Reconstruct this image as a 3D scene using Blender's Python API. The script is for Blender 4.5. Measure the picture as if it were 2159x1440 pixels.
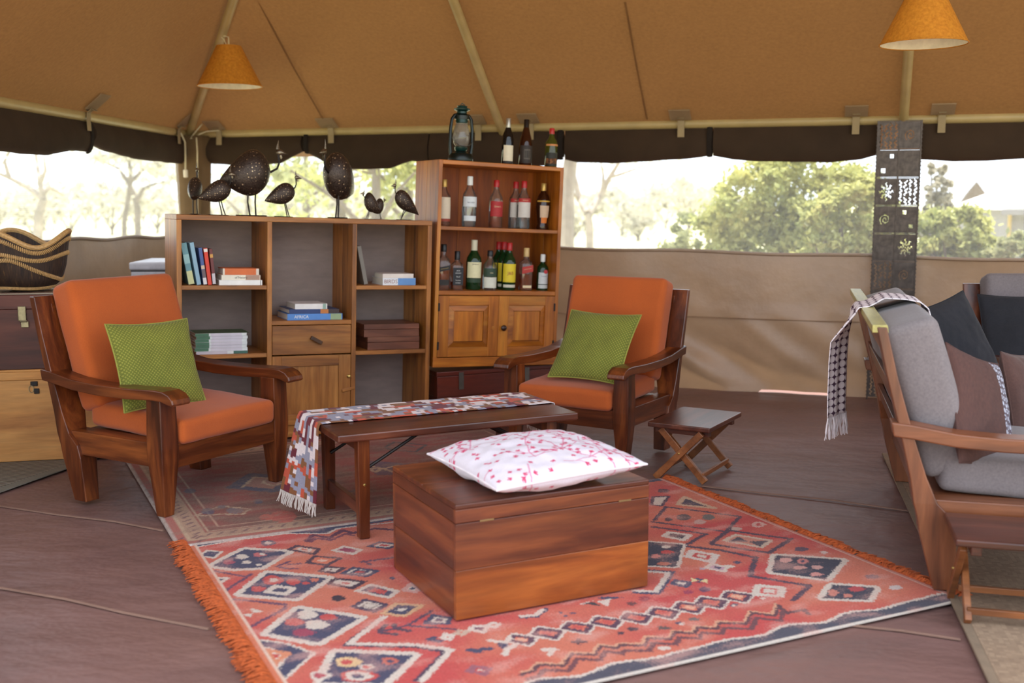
import bpy, math, random
import numpy as np
from mathutils import Matrix, Vector, Euler, noise as mnoise

for _o in list(bpy.data.objects):
    bpy.data.objects.remove(_o, do_unlink=True)
SC = bpy.context.scene
COL = SC.collection
PI = math.pi
random.seed(7)
RNG = np.random.default_rng(11)

# ------------------------------------------------------------------ camera
FPX, CAMH, CX, CY, HOR = 2300.0, 1.36, 1079.5, 720.0, 425.0
PITCH = math.atan((CY - HOR) / FPX)
cam_data = bpy.data.cameras.new('camera')
cam_data.sensor_width = 36.0
cam_data.lens = FPX / 2159.0 * 36.0
cam_data.clip_end = 600
cam_data.dof.use_dof = True
cam_data.dof.focus_distance = 5.0
cam_data.dof.aperture_fstop = 2.0
cam = bpy.data.objects.new('camera', cam_data)
cam.location = (0, 0, CAMH)
cam.rotation_euler = (PI / 2 - PITCH, 0, 0)
COL.objects.link(cam)
SC.camera = cam

# ------------------------------------------------------------------ sky, sun, exposure
world = bpy.data.worlds.new('sky')
SC.world = world
world.use_nodes = True
_bg = world.node_tree.nodes['Background']
_bg.inputs[0].default_value = (0.80, 0.89, 1.0, 1)
_bg.inputs[1].default_value = 1.5
sun_data = bpy.data.lights.new('sun', 'SUN')
sun_data.energy = 6.5
sun_data.angle = math.radians(1.0)
sun_data.color = (1.0, 0.93, 0.82)
sun = bpy.data.objects.new('sun', sun_data)
sun.rotation_euler = (math.radians(-10), math.radians(9), 0)
sun.location = (0, 0, 12)
COL.objects.link(sun)
SC.view_settings.view_transform = 'Standard'
SC.view_settings.look = 'None'
SC.view_settings.gamma = 1.0
SC.view_settings.use_curve_mapping = False
SC.view_settings.exposure = 0.95
SC.cycles.max_bounces = 10
SC.cycles.diffuse_bounces = 6
SC.cycles.transparent_max_bounces = 24
SC.cycles.use_denoising = True

# ------------------------------------------------------------------ pixels of the photograph to directions and points
_th = PITCH
_F = np.array([0, math.cos(_th), -math.sin(_th)])
_U = np.array([0, math.sin(_th), math.cos(_th)])
_C = np.array([0, 0, CAMH])
def ray(x, y): return np.array([1., 0, 0]) * (x - CX) / FPX + _F + _U * (-(y - CY) / FPX)
def at_z(x, y, z=0.0):
    d = ray(x, y); return _C + d * ((z - CAMH) / d[2])
def at_y(x, y, Y):
    d = ray(x, y); return _C + d * (Y / d[1])
def on_plane(x, y, p, n):
    d = ray(x, y); n = np.array(n, float)
    return _C + d * (np.dot(np.array(p) - _C, n) / np.dot(d, n))
def on_vert(x, y, g, d):
    return on_plane(x, y, (g[0], g[1], 0), (-d[1], d[0], 0))
GA = math.radians(26.2)                      # the furniture grid
E1 = np.array([math.cos(GA), math.sin(GA)]); E2 = np.array([-math.sin(GA), math.cos(GA)])

# ------------------------------------------------------------------ colours and materials
def lin(c):
    return tuple(((v / 255.0) / 12.92 if v / 255.0 <= .04045 else ((v / 255.0 + .055) / 1.055) ** 2.4) for v in c)
def L4(c, k=1.0): return tuple(min(1, v * k) for v in lin(c)) + (1,)
MATS = {}
def _new(name):
    m = bpy.data.materials.new(name); m.use_nodes = True
    nt = m.node_tree
    return m, nt, nt.nodes['Principled BSDF']
def _ramp(nt, stops):
    r = nt.nodes.new('ShaderNodeValToRGB'); e = r.color_ramp.elements
    while len(e) < len(stops): e.new(0.5)
    for i, (p, c) in enumerate(stops): e[i].position = p; e[i].color = c
    return r
def _noise(nt, vec, scale, detail=4, rough=.55, dist=0):
    n = nt.nodes.new('ShaderNodeTexNoise')
    n.inputs['Scale'].default_value = scale; n.inputs['Detail'].default_value = detail
    n.inputs['Roughness'].default_value = rough; n.inputs['Distortion'].default_value = dist
    if vec is not None: nt.links.new(vec, n.inputs['Vector'])
    return n
def _map(nt, coord='Object', scale=(1, 1, 1), rot=(0, 0, 0), loc=(0, 0, 0)):
    tc = nt.nodes.new('ShaderNodeTexCoord'); mp = nt.nodes.new('ShaderNodeMapping')
    mp.inputs['Scale'].default_value = scale; mp.inputs['Rotation'].default_value = rot; mp.inputs['Location'].default_value = loc
    nt.links.new(tc.outputs[coord], mp.inputs['Vector'])
    return mp.outputs[0]
def _mix(nt, a, b, fac, mode='MIX'):
    m = nt.nodes.new('ShaderNodeMix'); m.data_type = 'RGBA'; m.blend_type = mode
    for sock, v in ((m.inputs[0], fac), (m.inputs[6], a), (m.inputs[7], b)):
        if hasattr(v, 'is_linked') or hasattr(v, 'links'): nt.links.new(v, sock)
        else: sock.default_value = v
    return m.outputs[2]
def _bump(nt, bs, h, strength=.2, dist=.01):
    b = nt.nodes.new('ShaderNodeBump'); b.inputs['Strength'].default_value = strength; b.inputs['Distance'].default_value = dist
    nt.links.new(h, b.inputs['Height']); nt.links.new(b.outputs[0], bs.inputs['Normal'])

def wood(name, dark, mid, light, axis='x', rough=.38, grain=1.0, coat=.0, knots=False):
    key = ('wood', name, axis)
    if key in MATS: return MATS[key]
    m, nt, bs = _new('%s_%s' % (name, axis))
    sc = {'x': (1.3, 13, 13), 'y': (13, 1.3, 13), 'z': (13, 13, 1.3)}[axis]
    sc = tuple(v * grain for v in sc)
    v = _map(nt, 'Object', sc)
    oi = nt.nodes.new('ShaderNodeObjectInfo')
    off = nt.nodes.new('ShaderNodeVectorMath'); off.operation = 'MULTIPLY_ADD'
    nt.links.new(oi.outputs['Random'], off.inputs[0]); off.inputs[1].default_value = (37, 19, 53); nt.links.new(v, off.inputs[2])
    v = off.outputs[0]
    n1 = _noise(nt, v, 1.0, 6, .6, .6); n2 = _noise(nt, v, 5.0, 3, .6)
    big = _noise(nt, _map(nt, 'Object', (2.2, 2.2, 2.2)), 1.3, 2)
    r = _ramp(nt, [(.28, L4(dark)), (.5, L4(mid)), (.74, L4(light))])
    nt.links.new(n1.outputs[0], r.inputs[0])
    fine = _ramp(nt, [(.35, (.72, .72, .72, 1)), (.65, (1.1, 1.1, 1.1, 1))])
    nt.links.new(n2.outputs[0], fine.inputs[0])
    c = _mix(nt, r.outputs[0], fine.outputs[0], .6, 'MULTIPLY')
    br = _ramp(nt, [(.3, (.74, .72, .7, 1)), (.7, (1.14, 1.12, 1.1, 1))])
    nt.links.new(big.outputs[0], br.inputs[0])
    c = _mix(nt, c, br.outputs[0], .7, 'MULTIPLY')
    hv = nt.nodes.new('ShaderNodeHueSaturation')
    mr = nt.nodes.new('ShaderNodeMapRange'); mr.inputs[3].default_value = .86; mr.inputs[4].default_value = 1.14
    nt.links.new(oi.outputs['Random'], mr.inputs[0]); nt.links.new(mr.outputs[0], hv.inputs['Value']); nt.links.new(c, hv.inputs['Color'])
    c = hv.outputs[0]
    nt.links.new(c, bs.inputs['Base Color'])
    bs.inputs['Roughness'].default_value = rough
    bs.inputs['Coat Weight'].default_value = coat; bs.inputs['Coat Roughness'].default_value = .25
    _bump(nt, bs, n2.outputs[0], .12, .004)
    MATS[key] = m
    return m
def fabric(name, base, alt, scale=160, rough=.95, mottle=.35, bump=.25, sheen=.15):
    key = ('fab', name)
    if key in MATS: return MATS[key]
    m, nt, bs = _new(name)
    v = _map(nt, 'Object')
    n1 = _noise(nt, v, scale, 2); n2 = _noise(nt, v, 5, 4)
    c = _mix(nt, L4(base), L4(alt), n1.outputs[0])
    r = _ramp(nt, [(.3, (1 - mottle,) * 3 + (1,)), (.7, (1 + mottle * .3,) * 3 + (1,))])
    nt.links.new(n2.outputs[0], r.inputs[0])
    c = _mix(nt, c, r.outputs[0], .6, 'MULTIPLY')
    nt.links.new(c, bs.inputs['Base Color'])
    bs.inputs['Roughness'].default_value = rough
    bs.inputs['Sheen Weight'].default_value = sheen
    _bump(nt, bs, n1.outputs[0], bump, .003)
    MATS[key] = m
    return m
def canvas(name, base, alt, transl=0.0, fold=.0, rough=.9, stretch=(1, 1, 1), bd=.01, rot=0.0, spec=.2, fs=7):
    key = ('canvas', name)
    if key in MATS: return MATS[key]
    m, nt, bs = _new(name)
    v = _map(nt, 'Object', stretch, (0, 0, rot))
    n0 = _noise(nt, v, 1.2, 5, .6, .4); n1 = _noise(nt, v, 90, 2); n2 = _noise(nt, v, fs, 5, .55)
    c = _mix(nt, L4(base), L4(alt), n0.outputs[0])
    r = _ramp(nt, [(.3, (.84, .84, .84, 1)), (.72, (1.08, 1.08, 1.08, 1))]); nt.links.new(n2.outputs[0], r.inputs[0])
    c = _mix(nt, c, r.outputs[0], .8, 'MULTIPLY')
    nt.links.new(c, bs.inputs['Base Color'])
    bs.inputs['Roughness'].default_value = rough
    bs.inputs['Specular IOR Level'].default_value = spec
    _bump(nt, bs, n1.outputs[0] if not fold else n2.outputs[0], .15 + fold, bd)
    if transl:
        tr = nt.nodes.new('ShaderNodeBsdfTranslucent'); nt.links.new(c, tr.inputs[0])
        mx = nt.nodes.new('ShaderNodeMixShader'); mx.inputs[0].default_value = transl
        nt.links.new(bs.outputs[0], mx.inputs[1]); nt.links.new(tr.outputs[0], mx.inputs[2])
        nt.links.new(mx.outputs[0], nt.nodes['Material Output'].inputs[0])
    MATS[key] = m
    return m
def plain(name, col, rough=.5, metal=0.0, vary=.12, scale=20, spec=.5, sheen=0):
    key = ('plain', name)
    if key in MATS: return MATS[key]
    m, nt, bs = _new(name)
    n = _noise(nt, _map(nt, 'Object'), scale, 4)
    r = _ramp(nt, [(.3, L4(col, 1 - vary)), (.7, L4(col, 1 + vary))]); nt.links.new(n.outputs[0], r.inputs[0])
    nt.links.new(r.outputs[0], bs.inputs['Base Color'])
    bs.inputs['Roughness'].default_value = rough; bs.inputs['Metallic'].default_value = metal
    bs.inputs['Specular IOR Level'].default_value = spec
    bs.inputs['Sheen Weight'].default_value = sheen
    MATS[key] = m
    return m
def vcol(name, rough=.95, speck=.25, scale=150, bump=.35, sheen=.1):
    key = ('vcol', name)
    if key in MATS: return MATS[key]
    m, nt, bs = _new(name)
    a = nt.nodes.new('ShaderNodeVertexColor'); a.layer_name = 'dye'
    v = _map(nt, 'Object')
    n = _noise(nt, v, scale, 2); n2 = _noise(nt, v, 6, 5, .65)
    r = _ramp(nt, [(.3, (1 - speck,) * 3 + (1,)), (.7, (1 + speck * .5,) * 3 + (1,))]); nt.links.new(n.outputs[0], r.inputs[0])
    c = _mix(nt, a.outputs[0], r.outputs[0], 1.0, 'MULTIPLY')
    nt.links.new(c, bs.inputs['Base Color'])
    bs.inputs['Roughness'].default_value = rough; bs.inputs['Sheen Weight'].default_value = sheen
    bs.inputs['Specular IOR Level'].default_value = .15
    _bump(nt, bs, n.outputs[0], bump, .004)
    MATS[key] = m
    return m
def glass(name, tint, mixw=.0, rough=.03):
    """thin glass: tinted see-through with a glossy coat that follows the angle"""
    key = ('glass', name)
    if key in MATS: return MATS[key]
    m, nt, bs = _new(name)
    nt.nodes.remove(bs)
    t = nt.nodes.new('ShaderNodeBsdfTransparent'); t.inputs[0].default_value = L4(tint)
    g = nt.nodes.new('ShaderNodeBsdfGlossy'); g.inputs['Roughness'].default_value = rough
    d = nt.nodes.new('ShaderNodeBsdfDiffuse'); d.inputs[0].default_value = L4(tint)
    n = _noise(nt, _map(nt, 'Object'), 9, 2)
    fr = nt.nodes.new('ShaderNodeFresnel'); fr.inputs[0].default_value = 1.5
    m0 = nt.nodes.new('ShaderNodeMixShader'); m0.inputs[0].default_value = mixw
    nt.links.new(t.outputs[0], m0.inputs[1]); nt.links.new(d.outputs[0], m0.inputs[2])
    mr = nt.nodes.new('ShaderNodeMapRange'); mr.inputs[3].default_value = .02; mr.inputs[4].default_value = .75
    nt.links.new(fr.outputs[0], mr.inputs[0])
    m1 = nt.nodes.new('ShaderNodeMixShader'); nt.links.new(mr.outputs[0], m1.inputs[0])
    nt.links.new(m0.outputs[0], m1.inputs[1]); nt.links.new(g.outputs[0], m1.inputs[2])
    nt.links.new(m1.outputs[0], nt.nodes['Material Output'].inputs[0])
    MATS[key] = m
    return m

# ------------------------------------------------------------------ mesh building
class MB:
    """collects shapes, then becomes one mesh object"""
    def __init__(s): s.v = []; s.f = []; s.uv = None; s.col = None
    def add(s, vs, fs):
        o = len(s.v); s.v.extend([tuple(map(float, p)) for p in vs]); s.f.extend([tuple(i + o for i in f) for f in fs]); return s
    def box(s, x0, x1, y0, y1, z0, z1, M=None):
        vs = [(x, y, z) for z in (z0, z1) for y in (y0, y1) for x in (x0, x1)]
        if M is not None: vs = [M @ Vector(p) for p in vs]
        return s.add(vs, [(0, 2, 3, 1), (4, 5, 7, 6), (0, 1, 5, 4), (2, 6, 7, 3), (0, 4, 6, 2), (1, 3, 7, 5)])
    def prism(s, poly, a0, a1, axis='y'):
        """poly: 2-D outline; swept along axis from a0 to a1 (axis y: poly is x,z; x: y,z; z: x,y)"""
        def p3(p, a): return {'y': (p[0], a, p[1]), 'x': (a, p[0], p[1]), 'z': (p[0], p[1], a)}[axis]
        n = len(poly)
        vs = [p3(p, a0) for p in poly] + [p3(p, a1) for p in poly]
        fs = [tuple(range(n - 1, -1, -1)), tuple(range(n, 2 * n))]
        fs += [(i, (i + 1) % n, n + (i + 1) % n, n + i) for i in range(n)]
        return s.add(vs, fs)
    def loft(s, rings, cap=True, closed=True):
        n = len(rings[0]); vs = [p for r in rings for p in r]; fs = []
        for k in range(len(rings) - 1):
            for i in range(n if closed else n - 1):
                j = (i + 1) % n
                fs.append((k * n + i, k * n + j, (k + 1) * n + j, (k + 1) * n + i))
        if cap:
            fs.append(tuple(range(n - 1, -1, -1))); fs.append(tuple(range((len(rings) - 1) * n, len(rings) * n)))
        return s.add(vs, fs)
    def tube(s, pts, r, n=8, cap=True, flat=1.0):
        pts = [Vector(p) for p in pts]; rings = []
        rr = r if hasattr(r, '__len__') else [r] * len(pts)
        up = Vector((0, 0, 1)); prev = None
        for i, p in enumerate(pts):
            t = (pts[min(i + 1, len(pts) - 1)] - pts[max(i - 1, 0)])
            t = t.normalized() if t.length > 1e-9 else Vector((0, 0, 1))
            a = prev if prev is not None else (up if abs(t.z) < .9 else Vector((1, 0, 0)))
            a = (a - t * a.dot(t)); a = a.normalized() if a.length > 1e-6 else t.orthogonal().normalized()
            prev = a; b = t.cross(a)
            rings.append([p + (a * math.cos(2 * PI * k / n) * flat + b * math.sin(2 * PI * k / n)) * rr[i] for k in range(n)])
        return s.loft(rings, cap)
    def lathe(s, prof, n=20, c=(0, 0, 0), sx=1, sy=1, cap=True):
        return s.loft([[(c[0] + r * sx * math.cos(2 * PI * k / n), c[1] + r * sy * math.sin(2 * PI * k / n), c[2] + z) for k in range(n)] for r, z in prof], cap)
    def grid(s, fn, nu, nv):
        vs = [fn(i / nu, j / nv) for j in range(nv + 1) for i in range(nu + 1)]
        w = nu + 1
        return s.add(vs, [(j * w + i, j * w + i + 1, (j + 1) * w + i + 1, (j + 1) * w + i) for j in range(nv) for i in range(nu)])
    def rbox(s, sx, sy, sz, r, n=8, bulge=0.0, M=None, wob=0.0, seed=0):
        """soft rounded block centred at 0, puffed on its large (z) faces"""
        h = Vector((sx / 2, sy / 2, sz / 2)); base = len(s.v)
        idx = {}; vs = []; fs = []
        def put(p):
            q = Vector((max(-h.x + r, min(h.x - r, p.x)), max(-h.y + r, min(h.y - r, p.y)), max(-h.z + r, min(h.z - r, p.z))))
            d = p - q
            o = q + (d.normalized() * r if d.length > 1e-9 else d)
            u, v = o.x / h.x, o.y / h.y
            o.z += math.copysign(1, o.z) * bulge * max(0, 1 - u * u) * max(0, 1 - v * v) * min(1, abs(o.z) / h.z)
            w = o.z / h.z
            o.y += .35 * bulge * v * max(0, 1 - w * w) * max(0, 1 - u * u)
            if wob:
                nz = mnoise.noise(o * 7 + Vector((seed, 0, 0)))
                o.z += wob * nz; o.y += wob * .5 * mnoise.noise(o * 6 + Vector((0, seed, 3)))
            return o
        def vert(p):
            k = (round(p.x, 5), round(p.y, 5), round(p.z, 5))
            if k not in idx: idx[k] = len(vs); vs.append(put(p))
            return idx[k]
        def ticks(a): 
            e = [-a, -a + r * .3, -a + r * .65, -a + r]; m = n
            inner = [(-a + r) + (2 * (a - r)) * i / m for i in range(1, m)]
            return e + inner + [a - r, a - r * .65, a - r * .3, a]
        X, Y, Z = ticks(h.x), ticks(h.y), ticks(h.z) if sz > 2.05 * r else [-h.z, -h.z * .6, 0, h.z * .6, h.z]
        def face(A, B, f, flip):
            for i in range(len(A) - 1):
                for j in range(len(B) - 1):
                    q = [vert(f(A[i], B[j])), vert(f(A[i + 1], B[j])), vert(f(A[i + 1], B[j + 1])), vert(f(A[i], B[j + 1]))]
                    fs.append(tuple(q[::-1] if flip else q))
        face(X, Y, lambda a, b: Vector((a, b, h.z)), False); face(X, Y, lambda a, b: Vector((a, b, -h.z)), True)
        face(X, Z, lambda a, b: Vector((a, -h.y, b)), False); face(X, Z, lambda a, b: Vector((a, h.y, b)), True)
        face(Y, Z, lambda a, b: Vector((h.x, a, b)), False); face(Y, Z, lambda a, b: Vector((-h.x, a, b)), True)
        if M is not None: vs = [M @ p for p in vs]
        return s.add(vs, fs)
    def build(s, name, mat, parent=None, bevel=0.0, smooth=False, seg=2, sharp=40):
        me = bpy.data.meshes.new(name); me.from_pydata(s.v, [], s.f); me.validate()
        if mat is not None: me.materials.append(mat)
        if s.uv is not None:
            ul = me.uv_layers.new(name='UVMap')
            vi = np.empty(len(me.loops), dtype=np.int32); me.loops.foreach_get('vertex_index', vi)
            ul.data.foreach_set('uv', np.asarray(s.uv, dtype=np.float32)[vi].ravel())
        if s.col is not None:
            ca = me.color_attributes.new('dye', 'FLOAT_COLOR', 'POINT')
            ca.data.foreach_set('color', np.concatenate([np.asarray(s.col, np.float32), np.ones((len(s.col), 1), np.float32)], 1).ravel())
        if smooth:
            me.polygons.foreach_set('use_smooth', [True] * len(me.polygons))
            if sharp: me.set_sharp_from_angle(angle=math.radians(sharp))
        o = bpy.data.objects.new(name, me); COL.objects.link(o)
        if parent is not None: o.parent = parent
        if bevel:
            b = o.modifiers.new('bevel', 'BEVEL'); b.width = bevel; b.segments = seg; b.limit_method = 'ANGLE'; b.angle_limit = math.radians(35)
            b.harden_normals = False
        me.update()
        return o
def tag(o, label, cat=None, group=None, kind=None):
    o['label'] = label
    if cat: o['category'] = cat
    if group: o['group'] = group
    if kind: o['kind'] = kind
    return o
def thing(name, label, cat, loc=(0, 0, 0), rot=(0, 0, 0), group=None, scale=1.0):
    o = bpy.data.objects.new(name, None); COL.objects.link(o)
    o.empty_display_size = .05
    o.location = tuple(map(float, loc)); o.scale = (scale,) * 3
    o.rotation_euler = rot if not isinstance(rot, Matrix) else rot.to_euler()
    return tag(o, label, cat, group)
def B(name, parent, mat, x0, x1, y0, y1, z0, z1, bevel=.003, M=None):
    return MB().box(x0, x1, y0, y1, z0, z1, M).build(name, mat, parent, bevel)
def copy_tree(o, parent=None):
    c = o.copy(); COL.objects.link(c); c.parent = parent
    for ch in [x for x in bpy.data.objects if x.parent == o]: copy_tree(ch, c)
    return c
_FC = {}
def text_part(txt, size, mat, parent, M, R=None, name='lettering', sx=1.0):
    """flat print: the characters as a thin mesh, laid on a surface (x right, y up, z out), bent round radius R if given"""
    cu = bpy.data.curves.new('type', 'FONT'); cu.body = txt; cu.size = size; cu.align_x = 'CENTER'; cu.align_y = 'CENTER'; cu.resolution_u = 2
    t = bpy.data.objects.new('type', cu); COL.objects.link(t)
    dg = bpy.context.evaluated_depsgraph_get(); dg.update()
    me = bpy.data.meshes.new_from_object(t.evaluated_get(dg))
    bpy.data.objects.remove(t, do_unlink=True); bpy.data.curves.remove(cu)
    me.name = name
    for v in me.vertices:
        x, y = v.co.x * sx, v.co.y
        p = Vector((x, y, .0006)) if R is None else Vector((R * math.sin(x / R), y, R * math.cos(x / R) - R + .0006))
        v.co = M @ p
    me.materials.clear(); me.materials.append(mat)
    o = bpy.data.objects.new(name, me); COL.objects.link(o); o.parent = parent
    return o
def frame(x, y, z, o=(0, 0, 0)):
    """matrix from three axes and an origin"""
    M = Matrix.Identity(4)
    for i, a in enumerate((x, y, z)):
        for j in range(3): M[j][i] = a[j]
    for j in range(3): M[j][3] = o[j]
    return M
FRONT = lambda x, y, z: frame((1, 0, 0), (0, 0, 1), (0, -1, 0), (x, y, z))   # print facing -y

# woods and cloths used in many places
def W_CHAIR(a): return wood('chair_teak', (42, 16, 8), (94, 44, 20), (148, 80, 36), a, .3, 1.0, .2)
def W_SOFA(a): return wood('sofa_teak', (84, 44, 26), (122, 70, 42), (150, 92, 58), a, .36, .9, .15)
def W_BOOK(a): return wood('bookcase_wood', (96, 52, 18), (164, 102, 42), (200, 138, 70), a, .42)
def W_BAR(a): return wood('bar_pine', (122, 60, 12), (178, 102, 26), (208, 138, 48), a, .4, .8, .08)
def W_BARIN(a): return wood('bar_red_pine', (116, 50, 6), (156, 76, 12), (182, 100, 22), a, .6, .8, 0)
def W_CHEST(a): return wood('chest_wood', (44, 17, 9), (98, 45, 23), (152, 82, 40), a, .34, .6, .2)
def W_CHEST2(a): return wood('chest_low_board', (66, 27, 10), (146, 74, 28), (196, 112, 46), a, .34, .6, .2)
def W_TABLE(a): return wood('table_wood', (52, 22, 15), (88, 44, 30), (122, 68, 46), a, .32, 1.0, .25)
def W_STOOL(a): return wood('stool_wood', (96, 54, 28), (140, 84, 46), (168, 106, 62), a, .38)
def W_PINE(a): return wood('trunk_pine', (176, 112, 52), (214, 150, 78), (228, 172, 102), a, .5, .6)
def W_DARK(a): return wood('trunk_dark', (60, 24, 18), (98, 48, 36), (124, 68, 52), a, .5, .7, 0)
# ================================================================== the tent
WD = np.array([.958, -.288]); WD /= np.linalg.norm(WD)          # along the back wall, to the right
NB = np.array([WD[1], -WD[0]])                                   # into the tent
W0 = np.array([1.293, 7.916])
EAVE = 1.91
CORNER = on_vert(395, 285, W0, WD)[:2]
LEFTP = at_z(0, 215, EAVE)[:2]
LD = (LEFTP - CORNER) / np.linalg.norm(LEFTP - CORNER)           # along the left wall, to the front
NL = np.array([-LD[1], LD[0]])
WLEN, LLEN = 12.0, 6.2
def wb(s, d=0.0, z=0.0):                                         # back wall frame: s from the corner, d inwards
    p = CORNER + WD * s + NB * d; return (p[0], p[1], z)
def wl(s, d=0.0, z=0.0):
    p = CORNER + LD * s + NL * d; return (p[0], p[1], z)
def wb_px(x, y, d=0.0):
    q = on_vert(x, y, CORNER + NB * d, WD); return float(np.dot(q[:2] - CORNER, WD)), q[2]
def wl_px(x, y, d=0.0):
    q = on_vert(x, y, CORNER + NL * d, LD); return float(np.dot(q[:2] - CORNER, LD)), q[2]

M_ROOF = canvas('roof_canvas', (150, 108, 64), (138, 98, 57), transl=.06, rough=.95, fs=45)
M_LOW = canvas('wall_canvas', (176, 144, 112), (158, 127, 98), transl=.10, rough=.36, fold=.2, spec=.6, bd=.03, fs=4)
M_LOWL = canvas('left_wall_canvas', (160, 134, 106), (142, 118, 94), transl=.08, rough=.45, fold=.15, spec=.4, bd=.03, fs=4)
M_FLAP = canvas('blind_canvas', (70, 53, 38), (52, 40, 30), rough=.9, fold=.15)
M_FLOOR = canvas('groundsheet', (138, 101, 90), (106, 81, 80), rough=.45, fold=.55, stretch=(.9, 1.35, 1), bd=.07, rot=.5, spec=.35, fs=1.9)
M_POLE = plain('pole_paint', (176, 152, 100), .45, 0, .1, 6)
M_STRAP = canvas('strap_webbing', (168, 148, 112), (150, 130, 96))
M_PATCH = canvas('patch_canvas', (158, 132, 100), (142, 118, 88))

# ---- floor
def _floor(u, v):
    x = -4.2 + 12.4 * u; y = -1.0 + 11.5 * v
    n = mnoise.noise(Vector((x * .9 + y * .35, y * 1.5 - x * .5, 0))) * .5 + abs(mnoise.noise(Vector((x * 1.3 + y * .8, y * 2.4 - x * .7, 5)))) * -.45 + .1
    return (x, y, -.008 + .007 * n)
floor = MB().grid(_floor, 150, 170).build('floor', M_FLOOR, smooth=True, sharp=0)
tag(floor, 'brown canvas groundsheet of the tent, dusty and creased', kind='structure')
M_SEAM = canvas('seam_canvas', (150, 118, 102), (128, 98, 86))
for pts in ([(0, 1066), (120, 1084), (240, 1098), (345, 1118)], [(0, 1238), (140, 1262), (260, 1290), (440, 1325)],
            [(1480, 1024), (1620, 1040), (1760, 1054), (1915, 1076)], [(1745, 1312), (1900, 1328), (2025, 1347)]):
    P = [at_z(*p, .0) for p in pts]
    MB().tube([(p[0], p[1], -.002) for p in P], .007, 6, flat=.55).build('seam', M_SEAM, floor, smooth=True)

# ---- roof: back slope, left slope, front slope, with overhang
SLOPE = .55
n_back = np.array([SLOPE * NB[0], SLOPE * NB[1], -1.0])
P_EAVE = np.array([CORNER[0], CORNER[1], EAVE])
def roof_px(x, y): return on_plane(x, y, P_EAVE, n_back)
HIP = roof_px(488, 0)
hip_d = (HIP - P_EAVE) / np.linalg.norm(HIP[:2] - P_EAVE[:2])
RD = 3.3
t_ridge = RD / float(np.dot(hip_d[:2], NB))
RIDGE_L = P_EAVE + hip_d * t_ridge
def roof_back(s, d): 
    p = CORNER + WD * s + NB * d; return np.array([p[0], p[1], EAVE + SLOPE * d])
ridge_s = float(np.dot(RIDGE_L[:2] - CORNER, WD))
roofm = MB()
NS, ND = 44, 16
def _rb(u, v):
    d = -.35 + (RD + .35) * v
    s_hip = float(np.dot((P_EAVE + hip_d * (d / float(np.dot(hip_d[:2], NB))))[:2] - CORNER, WD))
    s = s_hip + (WLEN + .4 - s_hip) * u
    p = roof_back(s, d)
    sag = .03 * math.sin(PI * max(0, min(1, d / RD))) * abs(math.sin(PI * (s - ridge_s) / 2.75))
    return (p[0], p[1], p[2] + .012 - sag)
roofm.grid(_rb, NS, ND)
ceiling = roofm.build('ceiling', M_ROOF, smooth=True, sharp=0)
tag(ceiling, 'tan canvas tent roof sloping up from the eave poles', kind='structure')
lm = MB()
def _rl(u, v):
    t = -.35 / abs(float(np.dot(hip_d[:2], NL))) * 0 + t_ridge * v
    a = P_EAVE + hip_d * t
    b = np.array([*(CORNER + LD * (LLEN + .3)), EAVE]) + (np.array([NL[0], NL[1], 0]) * float(np.dot(hip_d[:2], NL)) + np.array([0, 0, hip_d[2]])) * t
    p = a + (b - a) * u
    return (p[0], p[1], p[2] + .012 - .03 * math.sin(PI * v) * math.sin(PI * u))
lm.grid(_rl, 16, 16)
o = lm.build('roof_slope', M_ROOF, ceiling, smooth=True, sharp=0)
fm = MB()
YF = 3.3
def _rf(u, v):
    s = ridge_s + (WLEN + .4 - ridge_s) * u
    a = CORNER + WD * s + NB * RD
    fd = (a[1] - YF) / -NB[1]
    p = a + NB * fd * v
    return (p[0], p[1], EAVE + SLOPE * RD - .30 * fd * v)
fm.grid(_rf, 20, 8)
o = fm.build('roof_slope', M_ROOF, ceiling, smooth=True, sharp=0)
# seams of the roof cloth
M_RSEAM = canvas('roof_seam', (134, 96, 58), (126, 90, 54))
for a, b in (((545, 0), (688, 262)), ((1318, 0), (1364, 250))):
    pa, pb = roof_px(*a), roof_px(*b)
    MB().tube([pa - (0, 0, .012), pa * .5 + pb * .5 - (0, 0, .024), pb - (0, 0, .004)], .007, 6, flat=.4).build('roof_seam', M_RSEAM, ceiling, smooth=True)

# ---- lower walls
def gap_back(s): return .009 if _g0 < s < _g1 else -.03
def _wall(fn, length, top_fn, seed, gap=lambda s: -.03):
    def f(u, v):
        s = u * length; z = top_fn(s) * v
        fold = .035 * mnoise.noise(Vector((s * .9, z * 1.4, seed))) + .012 * mnoise.noise(Vector((s * 3.2 + z * 2.0, z * 3.5, seed + 4)))
        low = max(0, 1 - z / .62)
        fold += .16 * low ** .6 * (mnoise.noise(Vector(((s + z * 1.5) * 3.4, z * .8, seed + 9))) * .6 - .5 * abs(mnoise.noise(Vector(((s + z * 1.3) * 3.0, 0, seed)))) + .12)
        edge = min(1, math.sin(PI * v) ** .5 * 1.2) if 0 < v < 1 else (.5 if v == 0 else 0)
        if v == 0: z = gap(s)
        return fn(s, -.03 + fold * edge, z)
    return f
_sA, _zA = wb_px(1190, 523); _sB, _zB = wb_px(1835, 540)
def top_back(s): return _zA + (_zB - _zA) * (s - _sA) / (_sB - _sA) + .006 * math.sin(s * 5)
_g0, _g1 = wb_px(1600, 830)[0], wb_px(1765, 832)[0]
wall_back = MB().grid(_wall(wb, WLEN, top_back, 1.5, gap_back), 260, 30).build('wall_back', M_LOW, smooth=True, sharp=0)
tag(wall_back, 'lower half of the back tent wall in tan canvas', kind='structure')
_l1, _z1 = wl_px(140, 506); _l2, _z2 = wl_px(345, 499)
def top_left(s): return _z2 + (_z1 - _z2) * (s - _l2) / (_l1 - _l2) + .008 * math.sin(s * 7)
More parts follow.
